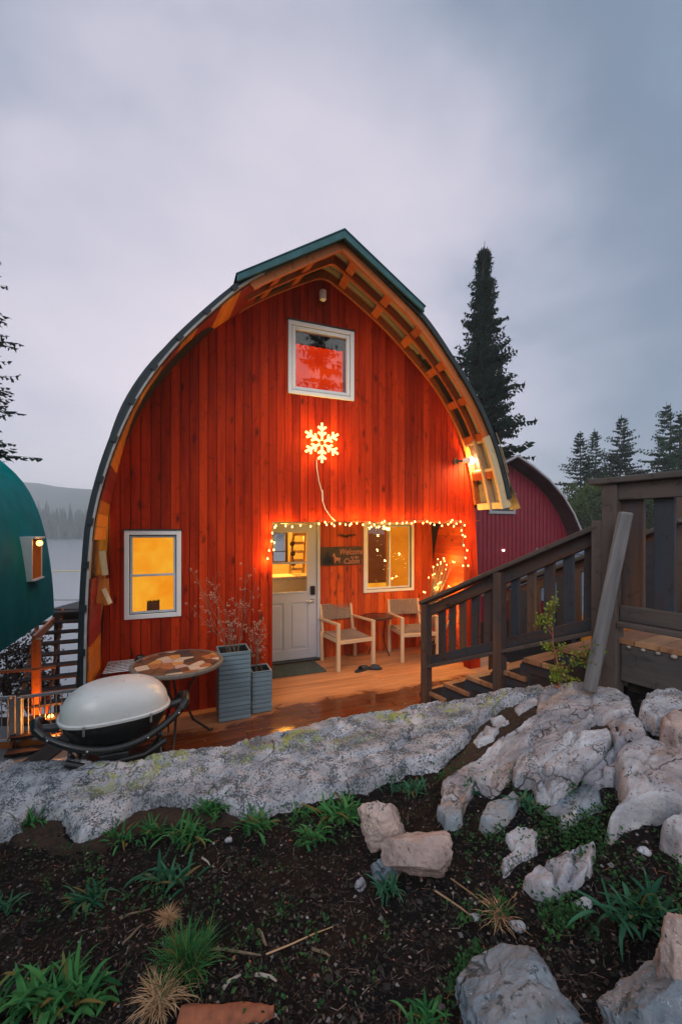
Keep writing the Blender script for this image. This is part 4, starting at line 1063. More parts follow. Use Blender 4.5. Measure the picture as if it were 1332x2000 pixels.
# mosaic table
mt = empty('mosaic_table', (-1.0, -.63, 0), 'round mosaic topped garden table with thin iron legs beside the grey planters', 'table')
TC = Vector((-1.0, -.635, 0)); TR = .385
mb = MB(); mb.lathe([(0, .685), (TR, .685), (TR + .008, .695), (TR + .008, .715), (TR, .722), (TR - .022, .722), (TR - .024, .714), (0, .714)], TC, 48); mb.build('tabletop', M['rimstone'], mt, smooth=True)
random.seed(5)
# irregular stone tiles from a clipped Voronoi diagram
seeds = []
while len(seeds) < 46:
    a = random.random() * 6.283; r_ = TR * math.sqrt(random.random()); s = Vector((math.cos(a) * r_, math.sin(a) * r_))
    if all((s - q).length > .075 for q in seeds) or random.random() < .01: seeds.append(s)
TM = [plain('tile brown', (.16, .065, .035), .45, sc=25, var=.4), plain('tile rust', (.42, .15, .06), .45, sc=25, var=.3), plain('tile cream', (.58, .44, .34), .45, sc=25), plain('tile dark', (.055, .045, .045), .45, sc=25), plain('tile pink', (.50, .33, .28), .45, sc=25), plain('tile ochre', (.55, .25, .07), .45, sc=25)]
mb = MB()
for i, s in enumerate(seeds):
    poly = [Vector((math.cos(a) * (TR - .03), math.sin(a) * (TR - .03))) for a in [k * 6.283 / 40 for k in range(40)]]
    for j, q in enumerate(seeds):
        if i == j: continue
        m_ = (s + q) / 2 ; n_ = (q - s).normalized(); lim = m_.dot(n_) - .0035; new = []
        for k in range(len(poly)):
            a, b = poly[k], poly[(k + 1) % len(poly)]; da, db = a.dot(n_) - lim, b.dot(n_) - lim
            if da <= 0: new.append(a)
            if da * db < 0: new.append(a + (b - a) * (da / (da - db)))
        poly = new
        if not poly: break
    if len(poly) > 2:
        mi = random.choice([0, 0, 1, 2, 3, 4, 5, 0, 1, 3, 2]); r_ = random.random(); n = len(poly); b = len(mb.v)
        mb.v += [(TC.x + p.x, TC.y + p.y, .714) for p in poly] + [(TC.x + p.x, TC.y + p.y, .7225) for p in poly]
        mb.face(range(b + n, b + 2 * n), None, r_, mi)
        for k in range(n): k2 = (k + 1) % n; mb.face((b + k, b + k2, b + n + k2, b + n + k), None, r_, mi)
mb.build('mosaic', TM, mt)
for k in range(3):
    a = R(20 + 120 * k); dx, dy = math.cos(a), math.sin(a); mb = MB()
    mb.tube([TC + Vector((dx * r_, dy * r_, z)) for r_, z in ((.26, .68), (.12, .50), (.06, .36), (.14, .16), (.30, .012), (.33, .012))], .011, 7); mb.build('leg', M['iron'], mt, smooth=True)
mb = MB(); mb.tube([TC + Vector((.075 * math.cos(a), .075 * math.sin(a), .36)) for a in [k * 6.283 / 20 for k in range(20)]], .006, 6, closed=True); mb.build('ring', M['iron'], mt)
# wire rack and small pot behind the grill
wr = empty('wire_rack', (-1.35, -.25, 0), 'low grid topped wire rack against the wall behind the grill', 'rack')
mb = MB()
za = .62
for i in range(13): mb.tube([(-1.62 + i * .045, -.42, za), (-1.62 + i * .045, -.08, za)], .005, 4)
for i in range(8): mb.tube([(-1.62, -.42 + i * .049, za + .003), (-1.08, -.42 + i * .049, za + .003)], .005, 4)
mb.build('grid', M['steel'], wr)
for x in (-1.62, -1.08):
    for y in (-.42, -.08): mb = MB(); mb.tube([(x, y, .0), (x, y, za)], .008, 6); mb.build('leg', M['iron'], wr)
p = onY(250, 1310, -.25)
bt = empty('small_pot', (-1.33, -.28, .625), 'small dark pot standing on the wire rack behind the grill lid', 'pot')
mb = MB(); mb.lathe([(0, 0), (.045, 0), (.05, .05), (.035, .085), (.03, .085), (.04, .05), (0, .03)], (-1.33, -.28, .627), 16); mb.build('body', M['blackplast'], bt, smooth=True)
mb = MB(); mb.tube([Vector((-1.33 + .05 * math.cos(a), -.28, .66 + .045 * math.sin(a))) for a in [i * .3 for i in range(11)]], .006, 6); mb.build('handle', M['blackplast'], bt)

# ================================================================ grill
GC = Vector((-1.42, -1.27, 0)); GA = R(9)
gr = empty('gas_grill', GC, 'gas grill with pale oval lid and black frame standing at the deck edge', 'grill')
def G(x, y, z): return GC + Vector((math.cos(GA) * x - math.sin(GA) * y, math.sin(GA) * x + math.cos(GA) * y, z))
def superell(n, a, b, e=2.6):
    out = []
    for k in range(n):
        t = 2 * math.pi * k / n; c, s = math.cos(t), math.sin(t); out.append((a * abs(c) ** (2 / e) * (1 if c > 0 else -1), b * abs(s) ** (2 / e) * (1 if s > 0 else -1)))
    return out
ZB = .60
def shell(mb, rings, n=40):
    b = len(mb.v)
    for (a, bb, z, e) in rings:
        for x, y in superell(n, max(a, 1e-4), max(bb, 1e-4), e): mb.v.append(tuple(G(x, y, z)))
    for i in range(len(rings) - 1):
        for k in range(n): k2 = (k + 1) % n; mb.face((b + i * n + k, b + i * n + k2, b + (i + 1) * n + k2, b + (i + 1) * n + k))
    mb.face([b + (len(rings) - 1) * n + k for k in range(n)]); mb.face([b + k for k in range(n - 1, -1, -1)])
mb = MB(); LA, LB, LH = .345, .235, .205; rings = [(LA + .012, LB + .012, ZB, 2.6), (LA + .014, LB + .014, ZB + .016, 2.6), (LA, LB, ZB + .022, 2.6)]
for i in range(1, 14):
    t = i / 14 * math.pi / 2; rings.append((LA * math.cos(t) ** .72, LB * math.cos(t) ** .60, ZB + .022 + LH * math.sin(t) ** .95, 2.5))
shell(mb, rings); mb.build('lid', M['lid'], gr, smooth=True)
mb = MB(); shell(mb, [(.10, .07, ZB - .21, 2.4), (.26, .17, ZB - .16, 2.5), (.325, .215, ZB - .06, 2.6), (.335, .225, ZB - .012, 2.6), (.335, .225, ZB - .002, 2.6)]); mb.build('body', M['blackplast'], gr, smooth=True)
for x in (-.20, .20):
    mb = MB(); mb.box(G(x - .008, -LB - .02, ZB - .035), G(x + .008, -LB - .008, ZB + .03)); mb.build('lid_clip', M['steel'], gr, bevel=.002)
# side frame sweeping round the body with handles at both ends
mb = MB(); pp = []
for i in range(25):
    t = i / 24; x = -.43 + .86 * t; s = math.sin(math.pi * t); pp.append(G(x, -.10 - .165 * s ** .8, ZB - .035 - .12 * s ** .9))
mb.tube(pp, [.026] * 25, 10); mb.build('front_frame', M['blackplast'], gr, smooth=True)
mb = MB(); pp = [G(-.43 + .86 * i / 24, .08 + .14 * math.sin(math.pi * i / 24), ZB - .05 - .10 * math.sin(math.pi * i / 24)) for i in range(25)]
mb.tube(pp, .022, 10); mb.build('rear_frame', M['blackplast'], gr, smooth=True)
for s in (-1, 1):
    mb = MB(); mb.tube([G(s * .42, -.12, ZB - .04), G(s * .46, -.09, ZB + .0), G(s * .475, 0, ZB + .02), G(s * .46, .08, ZB - .0), G(s * .42, .10, ZB - .05)], [.026, .031, .033, .031, .024], 12); mb.build('side_handle', M['blackplast'], gr, smooth=True)
    mb = MB(); mb.tube([G(s * .34, -.03, ZB - .03), G(s * .46, -.03, ZB - .01)], .026, 10); mb.build('hinge', M['castgrey'], gr, smooth=True)
for x in (-.40, -.18, .18, .40):
    s = math.sin(math.pi * (x + .43) / .86); q = G(x, -.10 - .165 * s ** .8 - .026, ZB - .035 - .12 * s ** .9); mb = MB(); mb.ball(q, .008, 8); mb.build('bolt', M['steel'], gr, smooth=True)
mb = MB(); mb.tube([G(-.02, -LB - .012, ZB + .03), G(-.02, -LB - .05, ZB + .045), G(.02, -LB - .05, ZB + .045), G(.02, -LB - .012, ZB + .03)], .008, 8) if False else mb.ball(G(.0, -.19, ZB - .19), .03, 10); mb.build('knob', M['blackplast'], gr, smooth=True)
# cart
mb = MB()
for s in (-1, 1):
    mb.tube([G(s * .28, -.20, ZB - .15), G(s * .10, .20, .02)], .014, 8); mb.tube([G(s * .28, .18, ZB - .15), G(s * .30, -.24, .02)], .014, 8)
mb.build('cart_legs', M['castgrey'], gr, smooth=True)
for y, z in ((-.24, .16), (.20, .14), (-.24, .02)):
    mb = MB(); mb.tube([G(-.31, y, z), G(.31, y, z)], .016, 8); mb.build('cart_bar', M['blackplast'], gr, smooth=True)
mb = MB(); mb.tube([G(-.30, -.21, ZB - .20), G(-.16, -.25, ZB - .25), G(.16, -.25, ZB - .25), G(.30, -.21, ZB - .20)], .022, 10); mb.build('lower_frame', M['blackplast'], gr, smooth=True)
mb = MB(); mb.box(G(-.12, -.235, ZB - .235), G(.12, .10, ZB - .19)); mb.build('grease_tray', M['castgrey'], gr, bevel=.01)
for s in (-1, 1):
    mb = MB(); mb.tube([G(s * .30, .20, ZB + .01), G(s * .24, .215, ZB + .03)], .016, 8); mb.build('lid_hinge', M['castgrey'], gr, smooth=True)
mb = MB(); mb.box(G(-.29, -.22, .20), G(.29, .18, .215)); mb.build('cart_shelf', M['blackplast'], gr, bevel=.004)
for s in (-1, 1):
    mb = MB(); mb.tube([G(s * .33 - .02, .2, .075), G(s * .33 + .02, .2, .075)], .075, 20); mb.build('wheel', M['blackplast'], gr, smooth=True)

# ================================================================ wooden stair and landing on the right
random.seed(21)
def V3(x, y, z): return Vector((x, y, z))
S0 = V3(1.56, -.80, 0); S1 = V3(1.868, -2.66, 0)
SD = (S1 - S0); SL = SD.length; SD = SD.normalized(); SP_ = V3(-SD.y, SD.x, 0)
if SP_.x < 0: SP_ = -SP_
def S(s, z, p=0.0): return S0 + SD * (s * SL) + SP_ * p + V3(0, 0, z)     # s 0..1 up the flight, p towards the far side
st = empty('wooden_stair', S0, 'weathered wooden stair with railing climbing right from the deck to the landing', 'stairs')
RISE = 1.16; NR = 7
def rail_z(s): return 1.07 + .87 * s
def low_z(s): return .44 + .78 * s
W = .98
for k in range(NR - 1):
    s0 = (k - .15) / (NR - 1) * .98; zt = RISE * (k + 1) / NR
    for j in range(2):
        mb = MB(); dd = (.165) * j / SL
        ps = S(s0 + dd + .045 / SL * 1.7, zt - .02, W / 2); mb.board(ps - SP_ * (W / 2 + .06), ps + SP_ * (W / 2 + .04), .158, .04); mb.build('tread', M['tread'], st, bevel=.005)
    # side brackets carrying the tread, pale chipped ends
    for pside in (-.01, W):
        mb = MB(); a = S(s0 - .02, zt - .085, pside); b = S(s0 + .33 / SL + .01, zt - .085, pside); mb.board(a, b, .045, .09); mb.build('bracket', M['stair'], st, bevel=.006)
        mb = MB(); a = S(s0 + .30 / SL, zt - .12, pside); b = S(s0 + .30 / SL, zt + .10, pside); mb.board(a, b, .10, .042, SP_) ; mb.build('bracket', M['stair'], st, bevel=.006)
    mb = MB(); a = S(s0 + .315 / SL, zt + .02, .03); b = S(s0 + .315 / SL, zt + .02, W - .03); mb.board(a, b, .02, .12); mb.build('riser', M['darkwood'], st)
for pside in (.0, W):
    mb = MB(); mb.board(S(-.05, -.03, pside), S(1.0, RISE - .20, pside), .05, .26); mb.build('stringer', M['darkwood'], st, bevel=.005)
# near posts and far posts
for pside in (0, W):
    for s, z0, z1, w in ((0, -.05, 1.10, .088), (.5, .42, 1.53, .088)):
        mb = MB(); q = S(s, 0, pside - .055 if pside == 0 else pside + .055); mb.board(q + V3(0, 0, z0), q + V3(0, 0, z1), w, w, SD); mb.build('post', M['stair'], st, bevel=.008)
    off = -.01 if pside == 0 else W + .01
    # handrail: flat cap on an under rail
    mb = MB(); mb.board(S(-.035, rail_z(0) + .035, off - .03), S(1.02, rail_z(1) + .045, off - .03), .135, .038); mb.build('handrail', M['stairgrey'], st, bevel=.008)
    mb = MB(); mb.board(S(.01, rail_z(0) - .040, off), S(.985, rail_z(1) - .035, off), .042, .105); mb.build('under_rail', M['stair'], st, bevel=.006)
    mb = MB(); mb.board(S(.0, low_z(0) + .045, off), S(.985, low_z(1) + .045, off), .042, .085); mb.build('bottom_rail', M['stair'], st, bevel=.006)
    mb = MB(); mb.board(S(.0, low_z(0) - .02, off - .03), S(.985, low_z(1) - .02, off - .03), .10, .034); mb.build('bottom_ledge', M['stairgrey'], st, bevel=.006)
def s_of(px):
    r = (px - CX) / F; return (4.56 * r - .93) / (1.02 + 1.59 * r)
for px in (855, 875, 897, 921, 946, 968, 1002, 1032, 1066, 1107, 1146):
    s = s_of(px)
    for pside in (.02, W + .0):
        if not 0.03 < s < .97: continue
        ss = s + random.uniform(-.004, .004); mb = MB(); mb.board(S(ss, low_z(s) + .06, pside), S(ss + random.uniform(-.006, .006), rail_z(s) - .03, pside), .036, .092 + random.uniform(-.008, .008), SP_.cross(V3(0, 0, 1))) if False else None
        mb.board(S(ss, low_z(s) + .05, pside), S(ss + random.uniform(-.006, .006), rail_z(s) - .05, pside), .076 + random.uniform(-.008, .008), .034, SP_)
        mb.build('baluster', M['stair'], st, bevel=.005)
# tall corner posts
for pside in (-.06, W + .06):
    mb = MB(); q = S(1.0, 0, pside); mb.board(q + V3(0, 0, .70), q + V3(0, 0, 2.22), .105, .10, SD); mb.build('corner_post', M['stairgrey'], st, bevel=.009)
    mb = MB(); q = S(.955, 0, pside); mb.board(q + V3(0, 0, .75), q + V3(0, 0, 1.97), .10, .075, SD); mb.build('post', M['stairgrey'], st, bevel=.009)
# landing
LL = 1.15
for k in range(14):
    s = 1.0 + (k * .142) / SL; mb = MB(); mb.board(S(s + .07 / SL, RISE - .018, -.08), S(s + .07 / SL, RISE - .018, W + .9), .137, .036); mb.build('landing_board', M['tread'], st, bevel=.004)
s2 = 1 + LL * 1.6 / SL
for a, b, t_, hh, z, off in ((1.03, s2, .045, .25, RISE - .165, -.05), (1.03, s2, .045, .2, RISE - .42, .05), (1.03, s2, .045, .2, RISE - .165, W + .8)):
    mb = MB(); mb.board(S(a, z, off), S(b, z, off), t_, hh); mb.build('fascia_beam', M['stairgrey'] if off == -.05 else M['darkwood'], st, bevel=.006)
mb = MB(); mb.board(S(.93, 2.245, -.06), S(s2, 2.245, -.06), .16, .042); mb.build('handrail', M['stairgrey'], st, bevel=.008)
mb = MB(); mb.board(S(.985, 2.165, -.065), S(s2, 2.165, -.065), .05, .115); mb.build('under_rail', M['stairgrey'], st, bevel=.006)
mb = MB(); mb.board(S(1.03, 1.335, -.065), S(s2, 1.335, -.065), .045, .105); mb.build('bottom_rail', M['stairgrey'], st, bevel=.006)
mb = MB(); mb.board(S(1.03, 1.262, -.08), S(s2, 1.262, -.08), .10, .036); mb.build('bottom_ledge', M['stairgrey'], st, bevel=.006)
for px in (1241, 1303, 1375):
    s = s_of(px); mb = MB(); mb.board(S(s, 1.36, -.03), S(s, 2.13, -.03), .135 if px < 1250 else .115, .038, SP_); mb.build('baluster', M['stair'], st, bevel=.006)
# rough stone-like shims under the landing edge
for k in range(7):
    mb = MB(); mb.ball(S(1.06 + k * .045, RISE - .045, -.085), random.uniform(.012, .02), 7, sz=.7); mb.build('shim', M['paletwig'], st, smooth=True)
# leaning pole
pt = atD(1222, 1000, 2.72); pb = atD(1150, 1336, 2.86)
mb = MB(); n = 12; pp = [pb.lerp(pt, i / n) + rnd3(.004) for i in range(n + 1)]
mb.board(pb - V3(0, 0, .05), pt, .085, .05, ray(1200, 1100)); tag(mb.build('leaning_pole', M['pole'], None, loc=pb, bevel=.014), 'silver grey weathered plank leaning diagonally against the stair corner post', 'plank')

# ================================================================ neighbours on the right
bY = 7.0
def arch(pts, Y): return [onY(x, y, Y) for x, y in pts]
barn = empty('crimson_barn', onY(1000, 1036, bY), 'crimson metal sided barn with grey arched roof edge behind the cabin', 'barn')
prR = [(1000, 893), (1030, 913), (1062, 940), (1088, 970), (1108, 1003), (1122, 1035), (1130, 1075), (1134, 1130), (1136, 1300)]
R_ = arch(prR, bY); cx = R_[0].x; right = [(p.x - cx, p.z) for p in R_]
full = [(cx + x, z) for x, z in right] ; left = [(cx - x, z) for x, z in right[1:]][::-1]
outl = left + full; outl[-1] = (outl[-1][0], -3.0); outl[0] = (outl[0][0], -3.0)
def inset(o, d, zlow=None): return [(cx + (x - cx) * (1 - d / max(abs(x - cx), .6)) if abs(x - cx) > .01 else cx, z - d * (1.2 if abs(x - cx) < 1 else .5)) for x, z in o]
mb = MB(); wallo = inset(outl, .10)
mb.prism(wallo, bY + .30, bY + .34); 
x = cx - 2.6
mb.build('wall', M['barn'], barn)
mb = MB()
def zin(x):
    xs = [p[0] for p in wallo]; zs = [p[1] for p in wallo]; return float(np.interp(x, xs, zs))
x = wallo[0][0] + .06
while x < wallo[-1][0] - .05:
    mb.box((x, bY + .275, -3), (x + .025, bY + .30, zin(x) - .03), axis=2); x += .19
mb.build('siding_rib', M['barn'], barn)['kind'] = 'stuff'
mb = MB(); n = len(outl); inn = inset(outl, .05)
for i in range(n - 1):
    A, B, C, D = outl[i], outl[i + 1], inn[i + 1], inn[i]
    b = len(mb.v)
    for yy in (bY - .25, bY + 6): mb.v += [(p[0], yy, p[1]) for p in (A, B, C, D)]
    for q in ((0, 1, 5, 4), (2, 3, 7, 6), (0, 3, 2, 1), (4, 5, 6, 7)): mb.face([b + k for k in q])
broof = mb.build('roof', M['barneave'], barn)
mb = MB()
for i in range(n - 1):
    mb.board(V3(outl[i][0], bY - .265, outl[i][1] + .01), V3(outl[i + 1][0], bY - .265, outl[i + 1][1] + .01), .03, .065)
mb.build('edge_trim', M['barntrim'], broof)
a = onY(986, 957, bY + .27); b = onY(1005, 1004, bY + .27)
mb = MB(); frame(mb, a.x - .75, b.x, b.z, a.z - .1, .10, bY + .22, bY + .27); mb.build('window_frame', M['barntrim'], barn)
mb = MB(); mb.box((a.x - .8, bY + .25, b.z + .1), (b.x - .1, bY + .262, a.z - .1)); mb.build('window_pane', M['castgrey'], barn)
p = onY(983, 1075, bY + .24); lm = empty('barn_lamp', p, 'tiny white lamp shining on the crimson barn wall', 'lamp')
mb = MB(); mb.ball(p, .04, 10); mb.build('globe', M['smalllamp'], lm, smooth=True); mb = MB(); mb.tube([p, p + V3(0, .06, 0)], .02, 8); mb.build('bracket', M['castgrey'], lm)
# metal roofed cabin seen between the balusters
h = empty('tin_roof_cabin', atD(1250, 1150, 9), 'low orange timber cabin with blue grey metal roof seen between the landing balusters', 'cabin')
A = atD(1266, 1098, 8.2); 
ap = atD(1262, 1092, 8.0); ev = atD(1345, 1215, 8.0); ap2 = atD(1120, 1048, 12.5); 
d1 = V3(ev.x - ap.x, ev.y - ap.y, 0)
back = V3(SN, CS, 0) * 4.5 + V3(-CS, SN, 0) * .0
top0, top1 = ap, ap + back + V3(0, 0, 0); e0, e1 = ev, ev + back; 
l0 = ap + (ap - ev).project(V3(CS, -SN, 0)) * 1 + V3(0, 0, ev.z - ap.z); l1 = l0 + back
mb = MB()
def thick(mb, q, t=.05):
    n_ = (q[1] - q[0]).cross(q[3] - q[0]).normalized() * t; r = random.random(); mb.poly(q, r); mb.poly([p - n_ for p in q][::-1], r)
    for i in range(4): j = (i + 1) % 4; mb.poly([q[i], q[j], q[j] - n_, q[i] - n_], r)
thick(mb, [top0, e0, e1, top1]); thick(mb, [l0, top0, top1, l1]); rf = mb.build('roof', M['bluemetal'], h)
mb = MB()
for k in range(16):
    t = k / 15; mb.board(top0.lerp(top1, t) + V3(0, 0, .03), e0.lerp(e1, t) + V3(0, 0, .03), .03, .04)
mb.build('seam', M['bluemetal'], rf)['kind'] = 'stuff'
mb = MB(); mb.board(top0 - V3(0, 0, .06), e0 - V3(0, 0, .06), .04, .14); mb.board(top0 - V3(0, 0, .06), l0 - V3(0, 0, .06), .04, .14); mb.build('barge_board', M['palewood'], h)
mb = MB(); g0 = [l0 + back * .06 - V3(0, 0, .05), top0 + back * .06 - V3(0, 0, .08), e0 + back * .06 - V3(0, 0, .05), e0 + back * .06 - V3(0, 0, 3), l0 + back * .06 - V3(0, 0, 3)]
mb.poly(g0); mb.poly([p + back * .02 for p in g0][::-1]); mb.build('wall', M['orangewood'], h, recalc=False)
# a further blue grey roof higher up behind the stair rail
h2 = empty('far_roof_cabin', atD(1200, 1080, 15), 'distant shed with broad pale blue grey metal roof behind the stair railing', 'shed')
q = [atD(1120, 1052, 16), atD(1420, 1075, 16), atD(1420, 1170, 12.5), atD(1135, 1150, 12.5)]
mb = MB(); thick(mb, q, .06); mb.build('roof', M['bluemetal'], h2)
mb = MB(); qq = [p - V3(0, 0, .15) for p in q]; 
for i in (2, 3, 1):
    a, b = qq[i], qq[(i + 1) % 4]; thick(mb, [a, b, b - V3(0, 0, 3), a - V3(0, 0, 3)], .05)
mb.build('wall', M['orangewood'], h2)

# ================================================================ left side: teal building, stair, railing
tl = empty('teal_building', onY(102, 1195, 4.48), 'arched building covered in ribbed teal metal roofing on the left edge', 'building')
TYE = 4.48
far = [onY(x, y, TYE) for x, y in ((103, 1196), (101, 1150), (95, 1095), (84, 1035), (68, 985), (44, 943), (14, 912), (-25, 884), (-70, 862), (-130, 846))]
far = [V3(p.x, p.y, p.z) for p in far]; P2 = crom([(p.x, p.z) for p in far], 40)
mb = MB(); Y0 = -6.0; n = 40
xr = P2[-1][0]; mirr = [(2 * xr - x, z) for x, z in P2[::-1][1:]]
allp = [tuple(p) for p in P2] + mirr
A = [V3(x, TYE, z) for x, z in allp]; B = [V3(x, Y0, z) for x, z in allp]; loft(mb, A, B, .3); loft(mb, [p + V3(.03 if i < n else -.03, 0, -.03) for i, p in enumerate(A)], [p + V3(.03 if i < n else -.03, 0, -.03) for i, p in enumerate(B)], .3)
tr = mb.build('roof', M['teal'], tl, recalc=False)
mb = MB(); y = TYE - .02
cxm = xr
while y > Y0:
    for i in range(n - 1):
        a, b = P2[i], P2[i + 1]; 
        mb.board(V3(a[0], y, a[1]), V3(b[0], y, b[1]), .018, .03, (0, 0, 1)) if False else None
    ptsr = [V3(x + .008, y, z + .006) for x, z in P2[::2]]; mb.tube(ptsr, .014, 4); y -= .15
mb.build('rib', M['teal'], tr)['kind'] = 'stuff'
mb = MB(); endw = [(x + (.05 if x < xr else -.05), z - .05) for x, z in allp] 

mb.prism(endw, TYE - .35, TYE - .30); mb.build('end_wall', M['darkred'], tl)
# dormer window on the curved side
wp1 = onY(92, 1048, TYE - 1.0); wq = onY(96, 1130, TYE - 1.0)
pxs = []
dm = MB(); zt, zb = 1.9 - (1052 - 1036) * 6.6 / F, 1.9 - (1130 - 1036) * 6.6 / F
def xroof(z): return float(np.interp(z, P2[:, 1], P2[:, 0]))
y0d, y1d = 3.05, 3.60; xo = xroof(zb) + .10
dm.box((xroof(zt) - .05, y0d, zb), (xo, y0d + .03, zt)); dm.box((xroof(zt) - .05, y1d - .03, zb), (xo, y1d, zt)); dm.box((xroof(zt) - .05, y0d, zt), (xo + .04, y1d, zt + .03)); dm.box((xroof(zb) - .1, y0d, zb - .03), (xo + .03, y1d, zb))
dw = dm.build('dormer', M['white'], tl, bevel=.004)
mb = MB(); mb.box((xo - .02, y0d + .03, zb), (xo - .012, y1d - .03, zt)); mb.build('pane', M['rafterglow'] if 'rafterglow' in M else M['blinddim'], dw)
lt = empty('dormer_lantern', (xo + .09, (y0d + y1d) / 2, zt - .05), 'glowing orange lantern at the top of the teal building dormer', 'lamp')
mb = MB(); mb.ball((xo + .07, y0d + .1, zt - .07), .045, 10); mb.build('globe', M['lantern'], lt, smooth=True)
mb = MB(); mb.tube([(xo + .0, y0d + .1, zt - .02), (xo + .07, y0d + .1, zt - .02)], .014, 6); mb.build('bracket', M['iron'], lt)
point('lantern_light', (xo + .30, y0d + .1, zt - .12), 3, (1, .38, .07), .06, lt)
# stair going up between the buildings
ls = empty('open_stair', (-3.05, 5, -1), 'open tread wooden stair rising to the lake deck between the two buildings', 'stairs')
b0 = V3(-3.05, 4.0, -2.0); b1 = V3(-3.25, 6.7, .12)
for k in range(12):
    t = (k + .5) / 12; c = b0.lerp(b1, t); mb = MB(); mb.board(c + V3(-.62, 0, 0), c + V3(.75, 0, 0), .23, .04); mb.build('tread', M['darkwood'], ls)
for dx in (-.60, -.15, .30, .72):
    mb = MB(); mb.board(b0 + V3(dx, .10, -.08), b1 + V3(dx, .10, -.08), .045, .13)
    for k in range(12):
        c = b0.lerp(b1, (k + .5) / 12); mb.board(c + V3(dx, .1, -.17), c + V3(dx, .1, -.01), .05, .13, (0, 1, 0))
    mb.build('stringer', M['orangewood'] if dx == -.6 else M['rafter'], ls)
for q0, q1, w in ((atD(72, 1248, 7.9), atD(72, 1400, 7.9), .13),):
    mb = MB(); mb.board(q1 - V3(0, 0, .3), q0, w, w, (0, 1, 0)); mb.build('newel_post', M['orangewood'], ls, bevel=.01)
mb = MB(); mb.board(atD(66, 1250, 7.85), atD(106, 1212, 9.4), .05, .16); mb.build('handrail', M['orangewood'], ls, bevel=.008)
mb = MB(); mb.board(atD(104, 1216, 9.4), atD(160, 1214, 9.5), .05, .05); mb.build('handrail', M['orangewood'], ls, bevel=.008)
ld = empty('lake_deck', atD(130, 1200, 10.5), 'small dark timber deck at the head of the open stair by the lake', 'deck')
c0, c1 = atD(106, 1203, 9.8), atD(185, 1200, 9.8)
mb = MB(); mb.board(c0, c1, .1, .24); mb.build('edge_beam', M['darkwood'], ld); mb = MB(); c2 = (c0 + c1) / 2 + V3(SN, CS, 0) * .9 + V3(0, 0, .13)
mb.board(c2 - V3(SN, CS, 0) * .9, c2 + V3(SN, CS, 0) * .9, 1.1, .04); mb.build('boards', M['stairgrey'], ld)
for px in (112, 165):
    mb = MB(); q = atD(px, 1200, 9.9); mb.board(q - V3(0, 0, 2.8), q, .1, .1, (0, 1, 0)); mb.build('post', M['darkwood'], ld)
dk = empty('shore_railing', atD(130, 1115, 14), 'thin pinkish pipe railing crossing in front of the lake', 'railing')
for py in (1116, 1172):
    mb = MB(); mb.tube([atD(40, py, 14), atD(260, py - 1, 14)], .022, 6); mb.build('rail', M['barntrim'] if py > 1150 else M['palewood'], dk)
for px in (60, 200):
    mb = MB(); mb.tube([atD(px, 1110, 14.05), atD(px, 1240, 14.05)], .03, 6); mb.build('post', M['barntrim'], dk)
mb = MB(); mb.tube([atD(-60, 1316, 7.6), atD(66, 1308, 7.6), atD(110, 1302, 7.75)], .03, 8); tag(mb.build('guard_rail', M['orangewood'], None, loc=atD(0, 1312, 7.6)), 'single orange lit wooden rail running left from the stair post', 'rail')
# white railing
wr_ = empty('white_railing', atD(60, 1450, 7.3), 'pale grey metal railing with thin pickets at the lower left', 'railing')
def rl(a, b, ns, nm_=None):
    top0, top1, bo0, bo1 = atD(a[0], a[1], 7.5), atD(b[0], b[1], 7.3), atD(a[0], a[2], 7.5), atD(b[0], b[2], 7.3)
    mb = MB(); mb.board(top0, top1, .05, .05); mb.build('top_rail', M['galv'], wr_, bevel=.004); mb = MB(); mb.board(bo0, bo1, .04, .04); mb.build('bottom_rail', M['galv'], wr_, bevel=.004)
    for k in range(ns):
        t = (k + .5) / ns; mb = MB(); mb.tube([bo0.lerp(bo1, t), top0.lerp(top1, t)], .010, 6); mb.build('picket', M['galv'], wr_)
rl((-60, 1368, 1452), (22, 1362, 1445), 7); rl((40, 1362, 1445), (150, 1348, 1436), 10)
for px, a, b in ((25, 1360, 1455), (38, 1362, 1448), (147, 1346, 1440)):
    mb = MB(); mb.board(atD(px, b, 7.45), atD(px, a, 7.45), .075, .075, (0, 1, 0)); mb.build('post', M['galv'], wr_, bevel=.004)
mb = MB(); mb.board(atD(-90, 1462, 7.55), atD(118, 1440, 7.5), .16, .12); tag(mb.build('timber_sleeper', M['orangewood'], None, loc=atD(20, 1455, 7.5)), 'orange lit timber edging under the pale railing', 'timber')
q = atD(100, 1400, 7.75); sl2 = empty('path_lamp', q, 'low orange lamp glowing behind the pale railing at the stair foot', 'lamp')
mb = MB(); mb.ball(q, .05, 10); mb.build('globe', M['lantern'], sl2, smooth=True); mb = MB(); mb.tube([q - V3(0, 0, .05), q - V3(0, 0, .5)], .03, 8); mb.build('stake', M['iron'], sl2)
point('path_light', q + V3(.0, -.12, .08), 30, (1, .33, .05), .06, sl2)
# pale rocks and dark scrub under the teal building

